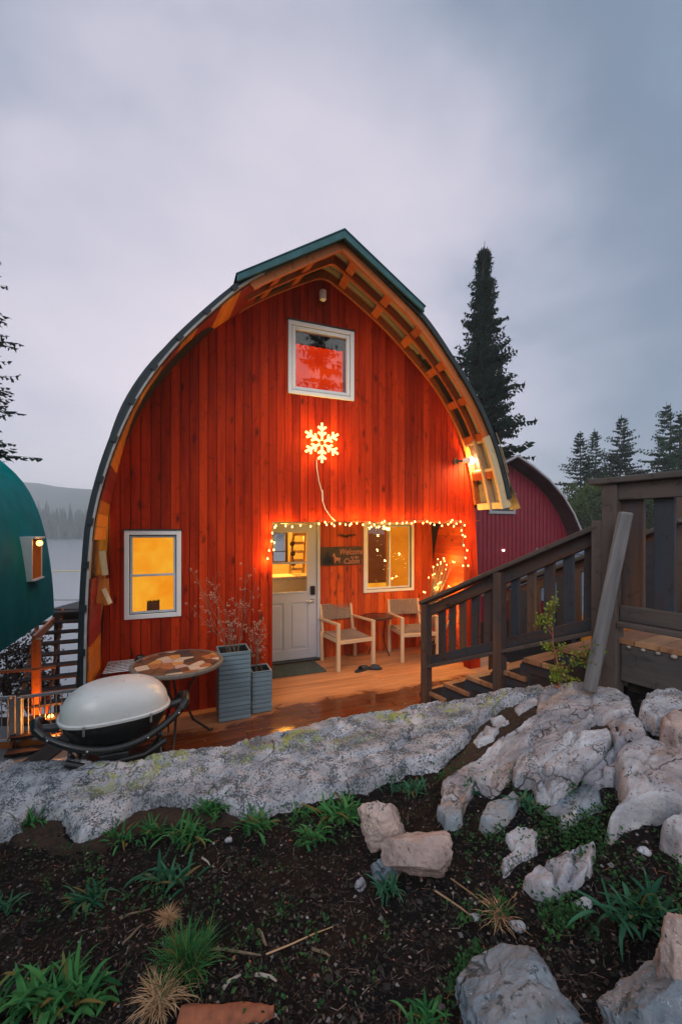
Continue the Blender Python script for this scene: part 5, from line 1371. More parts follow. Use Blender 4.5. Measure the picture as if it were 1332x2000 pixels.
# ================================================================ trees
def spruce_mesh(seed, H, Rr, sparse=1.0, whorl=.30, bare=.06, dens=1.0, tw=.10, mat='needle'):
    rnd = random.Random(seed); tr = MB(); cr = MB()
    lean = (rnd.uniform(-.02, .02), rnd.uniform(-.02, .02))
    tr.tube([(lean[0] * z * math.sin(z), lean[1] * z, z) for z in np.linspace(-.5, H, 14)], [max(.012, (H - z) / H * H * .013 + .01) for z in np.linspace(0, H, 14)], 8)
    z = H * bare
    while z < H * .985:
        t = z / H; Lm = Rr * ((1 - t) ** .85) * (.62 + .38 * math.sin(z * 1.9 + seed) ** 2) + .10
        nb = max(3, int(rnd.uniform(4, 7) * sparse))
        for b in range(nb):
            az = rnd.uniform(0, 6.283); L = Lm * rnd.uniform(.55, 1.2); ax = Vector((math.cos(az), math.sin(az), 0)); sd_ = Vector((-ax.y, ax.x, 0))
            up0 = .35 * t + .05; droop = rnd.uniform(.25, .5) * (1 - t * .6)
            n = max(4, int(L / .16 * dens)); pts = []
            for i in range(n + 1):
                q = i / n; pts.append(ax * (L * q) + Vector((0, 0, z + L * (up0 * q - droop * q * q + .12 * q ** 4))) + sd_ * (.05 * L * math.sin(3 * q + az)))
            tr.tube([pts[0], pts[n // 2], pts[-1]], [.012 + .006 * L, .010, .004], 3, cap=False)
            for i in range(1, n + 1):
                q = i / n; p = pts[i]
                for s in (-1, 1):
                    l = (.30 * L * (1 - q * .75) + .06) * rnd.uniform(.6, 1.3)
                    d = (ax * rnd.uniform(.3, .9) + sd_ * s * rnd.uniform(.6, 1.1) + Vector((0, 0, rnd.uniform(-.45, .12)))).normalized()
                    e = p + d * l; w = tw * rnd.uniform(.6, 1.2) * (.5 + .5 * min(1, l)); m1 = p.lerp(e, .45)
                    pe = d.cross(Vector((rnd.uniform(-.4, .4), rnd.uniform(-.4, .4), 1))).normalized() * w * .5; r = min(1, max(0, q * .6 + rnd.uniform(0, .45)))
                    cr.poly([p, m1 + pe, e, m1 - pe], r)
                    dn = Vector((rnd.uniform(-.03, .03), rnd.uniform(-.03, .03), -w * rnd.uniform(.6, 1.5)))
                    cr.poly([p, e, m1 + dn], r * .7)
                    for _ in range(2):
                        c = p.lerp(e, rnd.random()); f = (d + Vector((rnd.uniform(-1, 1), rnd.uniform(-1, 1), rnd.uniform(-.8, .6)))).normalized() * w * 1.3; pp2 = f.cross(Vector((0, 0, 1))).normalized() * w * .22
                        cr.poly([c - pp2, c + pp2, c + f], rnd.random())
        z += whorl * rnd.uniform(.6, 1.2) * (1 - .4 * t)
    for k in range(int(10)):
        c = Vector((0, 0, H * (1 - .02 * k / 3))); cr.poly([c + Vector((rnd.uniform(-.1, .1), rnd.uniform(-.1, .1), -.15)), c + Vector((.03, 0, 0)), c + Vector((0, 0, .12))], .6)
    return tr, cr
def spruce(px, ptop, d, zb, Rr, label, seed, group, name='spruce_tree', **k):
    mt_ = k.pop('mat', 'needle')
    top = EYE + (YH - ptop) / F * d; base = atD(px, 1036, d); base.z = zb; H = top - zb
    root = empty(name, base, label, 'spruce tree', group, rz=seed * 1.3)
    tr, cr = spruce_mesh(seed, H, Rr, **k)
    # local coordinates: builder subtracts the root location, so add it first
    for m_ in (tr, cr): m_.v = [(a + base.x, b + base.y, c + base.z) for a, b, c in m_.v]
    tr.build('trunk', M['bark'], root, recalc=False); cr.build('crown', M[mt_], root, recalc=False); return root
spruce(944, 480, 21, -1.5, 3.3, 'tall dark spruce standing directly behind the right roof slope of the red cabin', 4, None, sparse=1.8, whorl=.24, tw=.24, dens=1.1)
spruce(-88, 250, 11, -2.2, 2.7, 'dark spruce on the far left edge with only its branch tips in view', 9, None, sparse=1.6, whorl=.30, tw=.11, dens=1.4, bare=.40)
G1 = 'spruces beyond the landing'
spruce(1132, 843, 36, -2, 4.2, 'dark sparse spruce nearest the crimson barn, leftmost of the right hand group', 12, G1, sparse=1.5, whorl=.42, tw=.22, dens=.7)
spruce(1160, 838, 38, -2, 3.8, 'blue green spruce just right of the leftmost one in the group', 13, G1, sparse=1.5, whorl=.42, tw=.22, dens=.7, mat='needle2')
spruce(1213, 812, 35, -2, 4.9, 'broad reddish tipped dark spruce left of the gap, above the landing corner post', 14, G1, sparse=1.5, whorl=.40, tw=.24, dens=.75)
spruce(1301, 786, 33, -2, 4.2, 'tallest green spruce right of the gap above the landing rail', 15, G1, sparse=1.5, whorl=.42, tw=.24, dens=.75, mat='needle2')
spruce(1328, 803, 34, -2, 4.0, 'dark spruce at the right edge of the picture behind the tallest green one', 16, G1, sparse=1.5, whorl=.40, tw=.22, dens=.75)
spruce(1180, 905, 40, -2, 4.6, 'short spruce filling the gap behind the broad dark one', 17, G1, sparse=1.5, whorl=.45, tw=.24, dens=.7, mat='needle2')
def bush(px, py, d, rx, rz, label, seed, mat='bushleaf', n=1500, ls=.13, zb=-2):
    rnd = random.Random(seed); c = atD(px, py, d); root = empty('bush', (c.x, c.y, zb), label, 'bush', 'bushes below the spruces'); mb = MB(); cl = []
    for k in range(26): cl.append((c + Vector((rnd.gauss(0, .45) * rx, rnd.gauss(0, .45) * rx, rnd.uniform(-1, .8) * rz)), rnd.uniform(.25, .5) * rx))
    for k in range(n):
        q, r_ = rnd.choice(cl); p = q + Vector((rnd.gauss(0, .5), rnd.gauss(0, .5), rnd.gauss(0, .45))) * r_; a = Vector((rnd.gauss(0, 1), rnd.gauss(0, 1), rnd.gauss(0, 1))).normalized() * ls * rnd.uniform(.5, 1.2); b = a.cross(Vector((rnd.gauss(0, 1), rnd.gauss(0, 1), 1))).normalized() * ls * .4
        mb.poly([p - a, p + b, p + a, p - b])
    mb.build('crown', M[mat], root, recalc=False); tk = MB()
    for k in range(5): tk.tube([Vector((c.x, c.y, zb)), Vector((c.x + rnd.uniform(-.2, .2), c.y, c.z - rz)), cl[k][0]], [.06, .04, .01], 5)
    tk.build('trunk', M['bark'], root); return root
spruce(-150, -900, 16, .2, 3.4, 'x', 21, None, sparse=1.1, whorl=.45, tw=.3, dens=.6) if False else None
for (X_, Y_, H_, R__, sd_, lab_) in ((-2.6, -17, 17, 3.4, 31, 'tall spruce behind the viewpoint, mirrored in the left of the upper window'), (2.2, -19, 21, 3.8, 32, 'tallest spruce behind the viewpoint, mirrored in the middle of the upper window'), (6.5, -17, 16, 3.4, 33, 'spruce behind the viewpoint toward the landing side, mirrored in the glass')):
    root = empty('spruce_tree', (X_, Y_, .3), lab_, 'spruce tree', 'spruces behind the viewpoint'); tr, cr = spruce_mesh(sd_, H_, R__, sparse=1.0, whorl=.5, tw=.34, dens=.5)
    for m_ in (tr, cr): m_.v = [(a + X_, b + Y_, c + .3) for a, b, c in m_.v]
    tr.build('trunk', M['bark'], root, recalc=False); cr.build('crown', M['needle'], root, recalc=False)
bush(1140, 985, 30, 1.5, 1.8, 'pale olive green bush just right of the crimson barn', 1, 'leafyellowdark', 2200)
bush(1185, 1000, 28, 1.6, 1.6, 'dull green bush behind the top of the stair handrail', 2, n=2400)
bush(1255, 985, 28, 1.6, 1.8, 'dull green bush seen between the landing balusters', 3, n=2400)
bush(1320, 990, 27, 1.6, 1.8, 'dull green bush at the right edge behind the landing', 4, n=2400)
# scrub and pale rocks under the teal building
sc_ = atD(30, 1300, 9.5)
bush(20, 1290, 9.5, 1.0, .5, 'dark leafless scrub under the hem of the teal building', 7, 'scrub', 2600, .06, -2.0)
bush(60, 1345, 9.0, .6, .3, 'low dark scrub behind the orange newel post', 8, 'scrub', 1200, .05, -2.0)

# far forest across the lake: reads as one mass
mb = MB(); rnd = random.Random(5)
for k in range(1500):
    px = rnd.uniform(-250, 620); dd = rnd.uniform(232, 300); base = atD(px, 1036, dd); sl_t = (dd - 232) / 68
    zb = -3.4 + 9 * sl_t ** .8; H = rnd.uniform(7, 13) * (1.0 if rnd.random() > .03 else 1.5); r0 = H * .17; b = len(mb.v); n = 5
    for j in range(5):
        z0 = zb + H * (.05 + .19 * j); rr = r0 * (1 - j / 5.3); bb = len(mb.v); ph = rnd.random() * 6
        mb.v += [(base.x + rr * rnd.uniform(.6, 1.25) * math.cos(ph + 6.283 * q / n), base.y + rr * rnd.uniform(.6, 1.25) * math.sin(ph + 6.283 * q / n), z0 - rr * .3) for q in range(n)] + [(base.x, base.y, z0 + H * .30)]
        r = rnd.random()
        for q in range(n): mb.face((bb + q, bb + (q + 1) % n, bb + n), None, r)
tag(mb.build('far_forest', M['needlef'], None, recalc=False), 'misty dark conifer forest along the far lake shore', 'forest', kind='stuff')

# ================================================================ rocks
def seg_dist(U, V, poly):
    n = len(poly); D = np.full(U.shape, 1e9); inside = np.zeros(U.shape, bool)
    for i in range(n):
        x0, y0 = poly[i]; x1, y1 = poly[(i + 1) % n]; dx, dy = x1 - x0, y1 - y0; L2 = dx * dx + dy * dy + 1e-12
        t = np.clip(((U - x0) * dx + (V - y0) * dy) / L2, 0, 1); D = np.minimum(D, np.hypot(U - x0 - t * dx, V - y0 - t * dy))
        c = ((y0 > V) != (y1 > V)) & (U < (x1 - x0) * (V - y0) / (y1 - y0 + 1e-12) + x0); inside ^= c
    return np.where(inside, D, -D)
def line_dist(U, V, pl):
    D = np.full(U.shape, 1e9)
    for (x0, y0), (x1, y1) in zip(pl[:-1], pl[1:]):
        dx, dy = x1 - x0, y1 - y0; t = np.clip(((U - x0) * dx + (V - y0) * dy) / (dx * dx + dy * dy + 1e-12), 0, 1); D = np.minimum(D, np.hypot(U - x0 - t * dx, V - y0 - t * dy))
    return D
def facets(U, V, seed, sc, ang, aniso, off, slope, crev):
    ca, sa = math.cos(ang), math.sin(ang); X = (U * ca + V * sa) * sc / aniso; Y = (-U * sa + V * ca) * sc
    X = X + .25 * vnoise(U * 7 + seed, V * 7); Y = Y + .25 * vnoise(U * 7, V * 7 + seed)
    xi, yi = np.floor(X).astype(int), np.floor(Y).astype(int); F1 = np.full(U.shape, 9.); F2 = np.full(U.shape, 9.); H = np.zeros(U.shape); sd_ = int(seed * 10)
    def hh(a, b, k): return _perm[(a * 374761393 + b * 668265263 + (k + sd_) * 1274126177 ^ (a * 31 + b * 17 + k * 101)) & 4095]
    for dx in (-1, 0, 1):
        for dy in (-1, 0, 1):
            a, b = xi + dx, yi + dy; px_, py_ = a + hh(a, b, 1), b + hh(a, b, 2); ex, ey = X - px_, Y - py_; d = np.hypot(ex, ey)
            val = (hh(a, b, 3) - .5) * off + (hh(a, b, 4) - .5) * slope * ex + (hh(a, b, 5) - .5) * slope * ey
            n1 = d < F1; F2 = np.where(n1, F1, np.minimum(F2, d)); H = np.where(n1, val, H); F1 = np.where(n1, d, F1)
    return H - crev * np.exp(-((F2 - F1) / .06) ** 2)
def slabrock(name, outline, h, edge, mat, label, seed=0, cracks=(), facet=.5, rough=.010, step=.008, cat='rock', group=None, uvpts=None, lich=None, tilt=(0, 0), wob=.03, wavy=1.0):
    poly = uvpts or [hit(x, y) for x, y in outline]
    P = np.array(poly); lo = P.min(0) - .12; hi = P.max(0) + .12
    us_ = np.arange(lo[0], hi[0], step); vs_ = np.arange(lo[1], hi[1], step); U, V = np.meshgrid(us_, vs_, indexing='ij')
    wx = wob * fbm(U * 9 + seed, V * 9, oc=4); wy = wob * fbm(U * 9, V * 9 + seed + 40, oc=4)
    sd_ = seg_dist(U + wx, V + wy, poly)
    T = TZ(U, V); pr = np.clip(sd_ / edge, -3, 1)
    prof_ = np.where(pr > 0, 1 - (1 - np.clip(pr * 1.9, 0, 1)) ** 3.4, pr * 1.6)
    # blocky facets: quantised low frequency noise planes
    f1 = fbm(U * 4.2 + seed * 3, V * 4.2 + seed, oc=2); f2 = np.abs(fbm(U * 6 - seed, V * 6 + seed * 2, oc=3)); 
    fac = h * facet * (.35 * f1 - .3 * f2) * wavy + min(h, .050) * (facets(U, V, seed, 5.0, .75, 2.0, .75 * facet + .15, 1.3, .28) + .5 * facets(U, V, seed + 9, 12, .6, 1.6, .35, .7, .22))
    Z = T + h * prof_ + np.where(pr > 0, np.minimum(1, pr * 1.5), 0) * (fac + tilt[0] * (U - P[:, 0].mean()) + tilt[1] * (V - P[:, 1].mean())) + rough * fbm(U * 26 + seed, V * 26, oc=4, gain=.6)
    for pl in cracks:
        q = [hit(x, y) for x, y in pl]; D = line_dist(U + wx * .6, V + wy * .6, q); Z = Z - .032 * np.exp(-(D / .0065) ** 2) - .008 * np.exp(-(D / .03) ** 2)
    c = P.mean(0); X, Y = uv2w(c[0], c[1]); zc = float(TZ(np.array([c[0]]), np.array([c[1]]))[0])
    rv = np.zeros(U.shape)
    if lich is not None: rv = np.clip(lich(U, V), 0, 1)
    o = gridmesh(name, U, V, Z, mat, mask=(sd_ > -.05), rndv=rv, loc=(X, Y, zc - .02)); return tag(o, label, cat, group)
# the long speckled ledge with lichen along its crest
cr_pts = [(p, None) for p in (-150, 0, 130, 240, 350, 450, 520, 600, 700, 830, 930, 1060)]
led = []
for p in (-160, 0, 120, 240, 350, 450, 520, 600, 700, 800, 900, 980, 1065):
    a = (p - CX) / F; v = float(np.interp(a * 3, cu, cv))
    for _ in range(8): v = float(np.interp(a * v, cu, cv))
    v += .17; led.append((a * v, v))
led += [hit(x, y) for x, y in [(1070, 1362), (980, 1388), (932, 1428), (900, 1470), (862, 1500), (790, 1512), (720, 1550), (640, 1562), (560, 1592), (480, 1606), (420, 1582), (300, 1580), (262, 1588), (200, 1640), (150, 1655), (118, 1612), (60, 1600), (40, 1640), (0, 1650), (-160, 1680)]]
def lich(U, V):
    vcr = np.interp(U, cu, cv); return .9 * np.exp(-((V - vcr + .05) / .17) ** 2) * (U > -1.6)
slabrock('granite_ledge', None, .075, .09, M['ledge'], 'long speckled grey granite ledge with yellow green lichen along its crest', 2, facet=.22, rough=.012, uvpts=led, lich=lich, cat='rock ledge', step=.009,
         cracks=[[(520, 1500), (600, 1468), (668, 1460), (720, 1425)], [(130, 1520), (230, 1500), (330, 1512)]])
RK = [
 ([(1045, 1402), (1052, 1358), (1108, 1338), (1180, 1343), (1228, 1372), (1236, 1402), (1180, 1424), (1120, 1402), (1080, 1412)], .055, .08, 'rockA', 'large smooth pale boulder in front of the stair corner post', [], .4),
 ([(1045, 1408), (1130, 1402), (1165, 1420), (1135, 1450), (1080, 1463), (1020, 1488), (998, 1530), (965, 1560), (925, 1545), (905, 1592), (855, 1596), (866, 1542), (930, 1495), (990, 1448)], .065, .05, 'rockA', 'long pale slab with rusty hollow running down left below the smooth boulder', [], .5),
 ([(1000, 1522), (1030, 1480), (1100, 1465), (1188, 1443), (1194, 1462), (1170, 1502), (1130, 1532), (1088, 1578), (1050, 1572), (1042, 1545), (1004, 1540)], .07, .035, 'rockD', 'pale flat slab split by branching dark cracks', [[(1028, 1480), (1062, 1508), (1060, 1535), (1078, 1578)], [(1062, 1508), (1100, 1486), (1128, 1462)], [(1060, 1535), (1090, 1545), (1130, 1530)]], .25),
 ([(1178, 1426), (1238, 1404), (1266, 1440), (1258, 1478), (1218, 1496), (1194, 1532), (1166, 1545), (1136, 1534), (1174, 1502), (1196, 1462), (1190, 1443)], .035, .04, 'rockA', 'low rough bedrock shelf joining the cracked slab to the outcrop on its right', [[(1200, 1430), (1215, 1470), (1190, 1520)]], .5),
 ([(1052, 1592), (1090, 1576), (1132, 1536), (1168, 1548), (1178, 1580), (1140, 1596), (1100, 1604)], .022, .03, 'rockC', 'low grey rock shelf just below the branching cracked slab', [], .5),
 ([(1195, 1445), (1225, 1440), (1230, 1475), (1215, 1490), (1193, 1482)], .06, .03, 'rockD', 'small squarish white block right of the cracked slab', [], .3),
 ([(1256, 1378), (1300, 1362), (1400, 1365), (1400, 1430), (1332, 1445), (1280, 1440), (1250, 1415)], .09, .07, 'rockD', 'white pitted rock at the right edge below the landing', [], .5),
 ([(1288, 1440), (1345, 1425), (1400, 1440), (1400, 1500), (1332, 1515), (1290, 1490)], .12, .06, 'rockB', 'tan knobbly rock at the right edge under the white pitted rock', [], .6),
 ([(1195, 1528), (1222, 1490), (1262, 1478), (1310, 1500), (1390, 1505), (1390, 1625), (1300, 1605), (1232, 1622), (1196, 1652), (1180, 1645), (1216, 1592)], .12, .09, 'rockA', 'big rust stained outcrop at the right edge', [[(1230, 1560), (1280, 1545), (1332, 1560)]], .55),
 ([(1022, 1735), (1060, 1700), (1130, 1668), (1164, 1662), (1158, 1715), (1120, 1745), (1062, 1765), (1030, 1758)], .05, .04, 'rockD', 'pale wedge shaped slab low centre right with a brown top edge', [[(1060, 1705), (1085, 1730), (1080, 1755)]], .4),
 ([(985, 1640), (1030, 1625), (1052, 1640), (1045, 1668), (1010, 1690), (980, 1715), (975, 1690), (995, 1668)], .032, .025, 'rockD', 'jagged small white rock below the long narrow stone', [], .6),
 ([(930, 1622), (950, 1590), (1005, 1562), (1020, 1578), (990, 1612), (945, 1636)], .055, .035, 'rockC', 'long narrow grey stone lying in the dark soil below the cracked slab', [], .2),
 ([(1097, 1608), (1130, 1596), (1138, 1612), (1108, 1630), (1096, 1624)], .045, .02, 'rockD', 'small bright oblong stone among red leaves', [], .2),
 ([(922, 1460), (945, 1432), (972, 1436), (965, 1455), (930, 1468)], .045, .03, 'rockD', 'small white stone on the brown moss beside the ledge', [], .3),
 ([(955, 1412), (985, 1408), (1000, 1422), (968, 1432)], .04, .02, 'rockD', 'white pebbly stone just above another on the mossy gap', [], .4),
 ([(1000, 1392), (1045, 1372), (1052, 1384), (1012, 1404)], .04, .02, 'rockD', 'thin pale shard near the top of the mossy gap', [], .3),
 ([(1288, 1650), (1340, 1622), (1390, 1640), (1390, 1690), (1330, 1688)], .09, .05, 'rockA', 'grey and white rock cut by the right edge below the outcrop', [], .4),
 ([(1175, 1515), (1205, 1500), (1222, 1512), (1195, 1538), (1176, 1535)], .05, .025, 'rockD', 'small pale stone tucked left of the rust stained outcrop', [], .3),
 ([(850, 1600), (872, 1572), (905, 1585), (902, 1612), (870, 1625)], .06, .03, 'rockC', 'grey stone at the lower tip of the long pale slab', [], .3),
]
for i, (ol, h_, e_, m_, lab, crk, fc) in enumerate(RK):
    slabrock('rock', ol, h_, e_ * .7, M[m_], lab, seed=i * 1.7 + 3, cracks=crk, facet=fc, step=.007, wob=.022)
def boulder(px, py, rx, ry, rz, mat, label, seed, sink=.35, rot=0, sub=6, planes=22, lump=.10):
    import bmesh
    rnd = random.Random(seed); rs = np.random.RandomState(seed); c = hitw(px, py)
    bm = bmesh.new(); bmesh.ops.create_icosphere(bm, subdivisions=sub, radius=1)
    co = np.array([v.co[:] for v in bm.verts]); D = co / np.linalg.norm(co, axis=1)[:, None]
    pn = rs.normal(size=(planes, 3)); pn /= np.linalg.norm(pn, axis=1)[:, None]; pd = rs.uniform(.58, .98, planes)
    dn = D @ pn.T; rr = np.min(np.where(dn > .05, pd / np.maximum(dn, .05), 9), axis=1); rr = np.minimum(rr, 1.12); rr = rr + .05 * (1 - np.abs(fbm(D[:, 0] * 4 + seed * 2, D[:, 1] * 4, D[:, 2] * 4, oc=4)) * 2)
    k = 14; 
    rr = rr + lump * fbm(D[:, 0] * 3 + seed, D[:, 1] * 3, D[:, 2] * 3, oc=4) + .018 * fbm(D[:, 0] * 13, D[:, 1] * 13 + seed, D[:, 2] * 13, oc=3)
    Q = D * rr[:, None] * np.array([rx, ry, rz])
    for v, q in zip(bm.verts, Q): v.co = Vector(q)
    me = bpy.data.meshes.new('rock'); bm.to_mesh(me); bm.free(); me.polygons.foreach_set('use_smooth', [True] * len(me.polygons)); me.materials.append(mat)
    o = bpy.data.objects.new('rock', me); COL.objects.link(o); o.location = (c.x, c.y, c.z + rz * (1 - sink) - .01); o.rotation_euler = (rnd.uniform(-.15, .15), rnd.uniform(-.15, .15), rot - TH); return tag(o, label, 'rock')
boulder(745, 1650, .125, .10, .125, M['rockB'], 'upright rounded pink boulder, left of the touching pair on the soil', 31, .30, .3)
boulder(812, 1695, .165, .11, .105, M['rockB'], 'broad pink boulder leaning against the upright one, right of the pair', 32, .30, -.3)
boulder(752, 1712, .062, .05, .055, M['rockC'], 'small grey stone wedged under the front of the pink boulder pair', 33, .4)
boulder(703, 1735, .028, .022, .034, M['rockD'], 'fist sized pale stone on bare soil left below the pink boulders', 34, .4, sub=3)
boulder(1022, 2030, .215, .15, .105, M['rockC'], 'large blue grey boulder at the bottom edge, right of centre', 45, .42, .1, sub=6)
boulder(1290, 2060, .17, .15, .115, M['rockC'], 'blue grey boulder in the bottom right corner', 46, .4, .5, sub=6)
boulder(1352, 2010, .10, .10, .15, M['rockB'], 'brown tinted boulder face at the extreme bottom right', 47, .3, .1)
boulder(1345, 1850, .07, .06, .05, M['rockB'], 'pale pinkish stone cut by the right edge above the corner boulder', 48, .4)
for i, (px, py, r_, lab) in enumerate([(1258, 1665, .018, 'pebble sized white stone below the rust stained outcrop'), (1155, 1428, .016, 'small rounded stone on brown moss right of the long slab'), (735, 1618, .01, None), (448, 1641, .016, 'small white chip on the soil under the ledge'), (130, 1655, .013, 'tiny pale chip at the left under the ledge'), (1140, 1770, .025, 'small tan stone beside the wedge shaped slab'), (925, 1792, .018, 'smooth tan pebble near the dry grass tuft'), (870, 1765, .02, None), (1010, 1808, .02, 'flat pale stone above the bottom blue grey boulder')]):
    if lab: boulder(px, py, r_ * 1.3, r_, r_ * .8, M['rockD'], lab, 60 + i, .4, sub=3, planes=10)

# ================================================================ plants
def blade(mb, p, az, L, w, curl, r=None, lift=1.0, seg=5):
    ax = Vector((math.cos(az), math.sin(az), 0)); sd_ = Vector((-ax.y, ax.x, 0)); r = random.random() if r is None else r; b = len(mb.v); pts = []
    for i in range(seg + 1):
        t = i / seg; a = lift * (1 - curl * t); 
        pts.append(t)
    pos = Vector(p); ang = lift; tw_ = random.uniform(-.35, .35) * (1 if w > .005 else .25); kk = [random.uniform(.2, 1.9) for _ in range(4)]
    for i in range(seg + 1):
        t = i / seg; ww = w * (math.sin(math.pi * min(1, t * .85 + .12)) ** .8) * (1 if t < .99 else .1)
        mb.v += [tuple(pos - sd_ * ww / 2 + Vector((0, 0, ww * .18))), tuple(pos), tuple(pos + sd_ * ww / 2 + Vector((0, 0, ww * .18)))]
        pos = pos + (ax * math.cos(ang) + Vector((0, 0, 1)) * math.sin(ang) + sd_ * tw_) * (L / seg); ang -= curl / seg * kk[i % 4]
    for i in range(seg):
        o = b + i * 3; mb.face((o, o + 1, o + 4, o + 3), None, r); mb.face((o + 1, o + 2, o + 5, o + 4), None, r)
def tuft(px, py, kind, size, label, seed, name='leafy_plant', cat='plant', n=None, mat='leafgreen', lx=1.0, group=None, loc=None):
    random.seed(seed); c = loc or hitw(px, py); mb = MB(); ax_r = Vector((CS, -SN, 0))
    if kind == 'leaf':
        for k in range(int((n or 26) * 2.2)):
            q = c + ax_r * random.gauss(0, .22) * size * lx + Vector((random.gauss(0, .12), random.gauss(0, .12), 0)) * size
            blade(mb, q, random.uniform(0, 6.283), size * random.uniform(.35, 1.05), size * random.uniform(.055, .13), random.uniform(.4, 2.1), lift=random.uniform(.5, 1.5), seg=6)
    elif kind == 'grass':
        for k in range(n or 160):
            q = c + Vector((random.gauss(0, .13), random.gauss(0, .13), 0)) * size * lx
            blade(mb, q, random.uniform(0, 6.283), size * random.uniform(.5, 1.15), size * .022, random.uniform(.2, 1.6), lift=random.uniform(.8, 1.5), seg=4)
    elif kind == 'straw':
        for k in range(n or 220):
            q = c + Vector((random.gauss(0, .10), random.gauss(0, .10), .01)) * size
            blade(mb, q, random.uniform(0, 6.283), size * random.uniform(.4, 1.0), size * .022, random.uniform(.6, 2.2), lift=random.uniform(.3, 1.35), seg=4)
    return tag(mb.build(name, M[mat], None, recalc=False, loc=c), label, cat, group)
GP = 'leafy green plants on the soil'
LP = [(57, 1615, .13, 'fluffy green plant at the left edge of the ledge', 'leafgreen', 1, 34), (232, 1648, .12, 'spiky green plant below the mossy notch in the ledge', 'leafgreen', 1.1, 22), (300, 1632, .11, 'small green plant between two larger ones under the ledge', 'leafgreen', 1, 24),
 (372, 1640, .14, 'wide leafy plant growing against the middle of the ledge', 'leafgreen', 1.2, 34), (415, 1592, .15, 'tall leafy plant rising over the face of the ledge', 'leafgreen', 1, 36), (503, 1620, .14, 'star shaped green plant under the ledge, centre left', 'leafgreen', .8, 34),
 (588, 1596, .09, 'tiny green plant touching the ledge near the picture centre', 'leafgreen', 1, 18), (610, 1640, .12, 'low spreading green plant left of the pink boulders', 'leafgreen', 1.3, 26), (665, 1600, .16, 'bright yellowish green grassy plant just left of the pink boulders', 'leafgreen', 1.1, 46),
 (330, 1728, .15, 'flat blue green rosette with few wide leaves, middle left', 'leafteal', 1.8, 20), (172, 1762, .12, 'blue green leafy plant left of the flat rosette', 'leafteal', 1.1, 22), (8, 1778, .10, 'small blue green plant cut by the left edge', 'leafteal', 1, 18),
 (100, 1960, .15, 'large dense green plant in the bottom left corner', 'leafgreen', 2.4, 80), (832, 2000, .09, 'small bright green sprout at the bottom edge beside the blue grey boulder', 'leafgreen', .8, 22), (1245, 1800, .15, 'blue green leafy plant low right', 'leafteal', 1.6, 34),
 (758, 1738, .09, 'small dark green plant under the pink boulder pair', 'leafteal', 1, 24), (1030, 1575, .10, 'small leafy sprig beside the cracked slab', 'leafteal', .9, 26), (800, 1545, .10, 'dark green sprigs in the gap behind the pink boulders', 'leafteal', 2.2, 40),
 (920, 1550, .09, 'thin leafy sprig growing on the long pale slab', 'leafteal', .6, 20), (1190, 1470, .07, 'tiny sprig between the cracked slab and the white block', 'leafteal', .6, 12), (500, 1975, .05, None, 'leafteal', 1, 8), (560, 1595, .05, None, 'leafteal', 1, 8)]
for i, (px, py, sz, lab, m_, lx, n_) in enumerate(LP):
    if lab: tuft(px, py, 'leaf', sz, lab, 100 + i, n=n_, mat=m_, lx=lx, group=GP)
tuft(365, 1905, 'grass', .155, 'round tuft of fine bright green grass low left of centre', 201, 'grass_tuft', 'grass', 560, 'leafgreen')
tuft(328, 1798, 'straw', .075, 'small round tuft of orange brown dead grass above the green tuft', 202, 'dry_grass_tuft', 'dry grass', 260, 'straw')
tuft(315, 1965, 'straw', .13, 'loose spreading dead grass in front of the green tuft', 203, 'dry_grass_tuft', 'dry grass', 260, 'straw')
tuft(975, 1800, 'straw', .12, 'straggling dead grass clump above the bottom blue grey boulder', 204, 'dry_grass_tuft', 'dry grass', 90, 'straw')
# yellow green shrubs by the stair
def shrub(px0, py0, d0, px1, py1, d1, lab, seed, nl, spread):
    random.seed(seed); a = atD(px0, py0, d0); b = atD(px1, py1, d1); root = empty('small_shrub', a, lab, 'shrub'); st_ = MB(); lf = MB()
    main = [a.lerp(b, t) + rnd3(.012) for t in (0, .25, .5, .75, 1)]; st_.tube(main, [.008, .007, .005, .004, .002], 5)
    for k in range(16):
        t = random.uniform(.25, 1); s_ = a.lerp(b, t); e = s_ + Vector((random.gauss(0, spread), random.gauss(0, spread), random.uniform(.0, .12))); st_.tube([s_, s_.lerp(e, .5) + Vector((0, 0, .01)), e], [.003, .002, .001], 4)
        for j in range(nl):
            c = s_.lerp(e, random.uniform(.25, 1.05)) + rnd3(.022); d = rnd3().normalized() * random.uniform(.014, .026); w = d.cross(rnd3()).normalized() * .008; lf.poly([c, c + d * .5 + w, c + d, c + d * .5 - w])
    st_.build('stem', M['reddishbark'], root); lf.build('leaves', M['leafyellow'], root, recalc=False); return root
shrub(1095, 1330, 3.05, 1068, 1190, 3.1, 'tall thin shrub with yellow green leaves in front of the stair railing', 11, 26, .065)
shrub(1150, 1335, 2.95, 1160, 1275, 2.9, 'low shrub with green leaves at the foot of the leaning plank', 12, 24, .05)
shrub(1085, 1345, 2.9, 1100, 1315, 2.95, 'patch of small green leaves at the base of the tall thin shrub', 13, 20, .05)

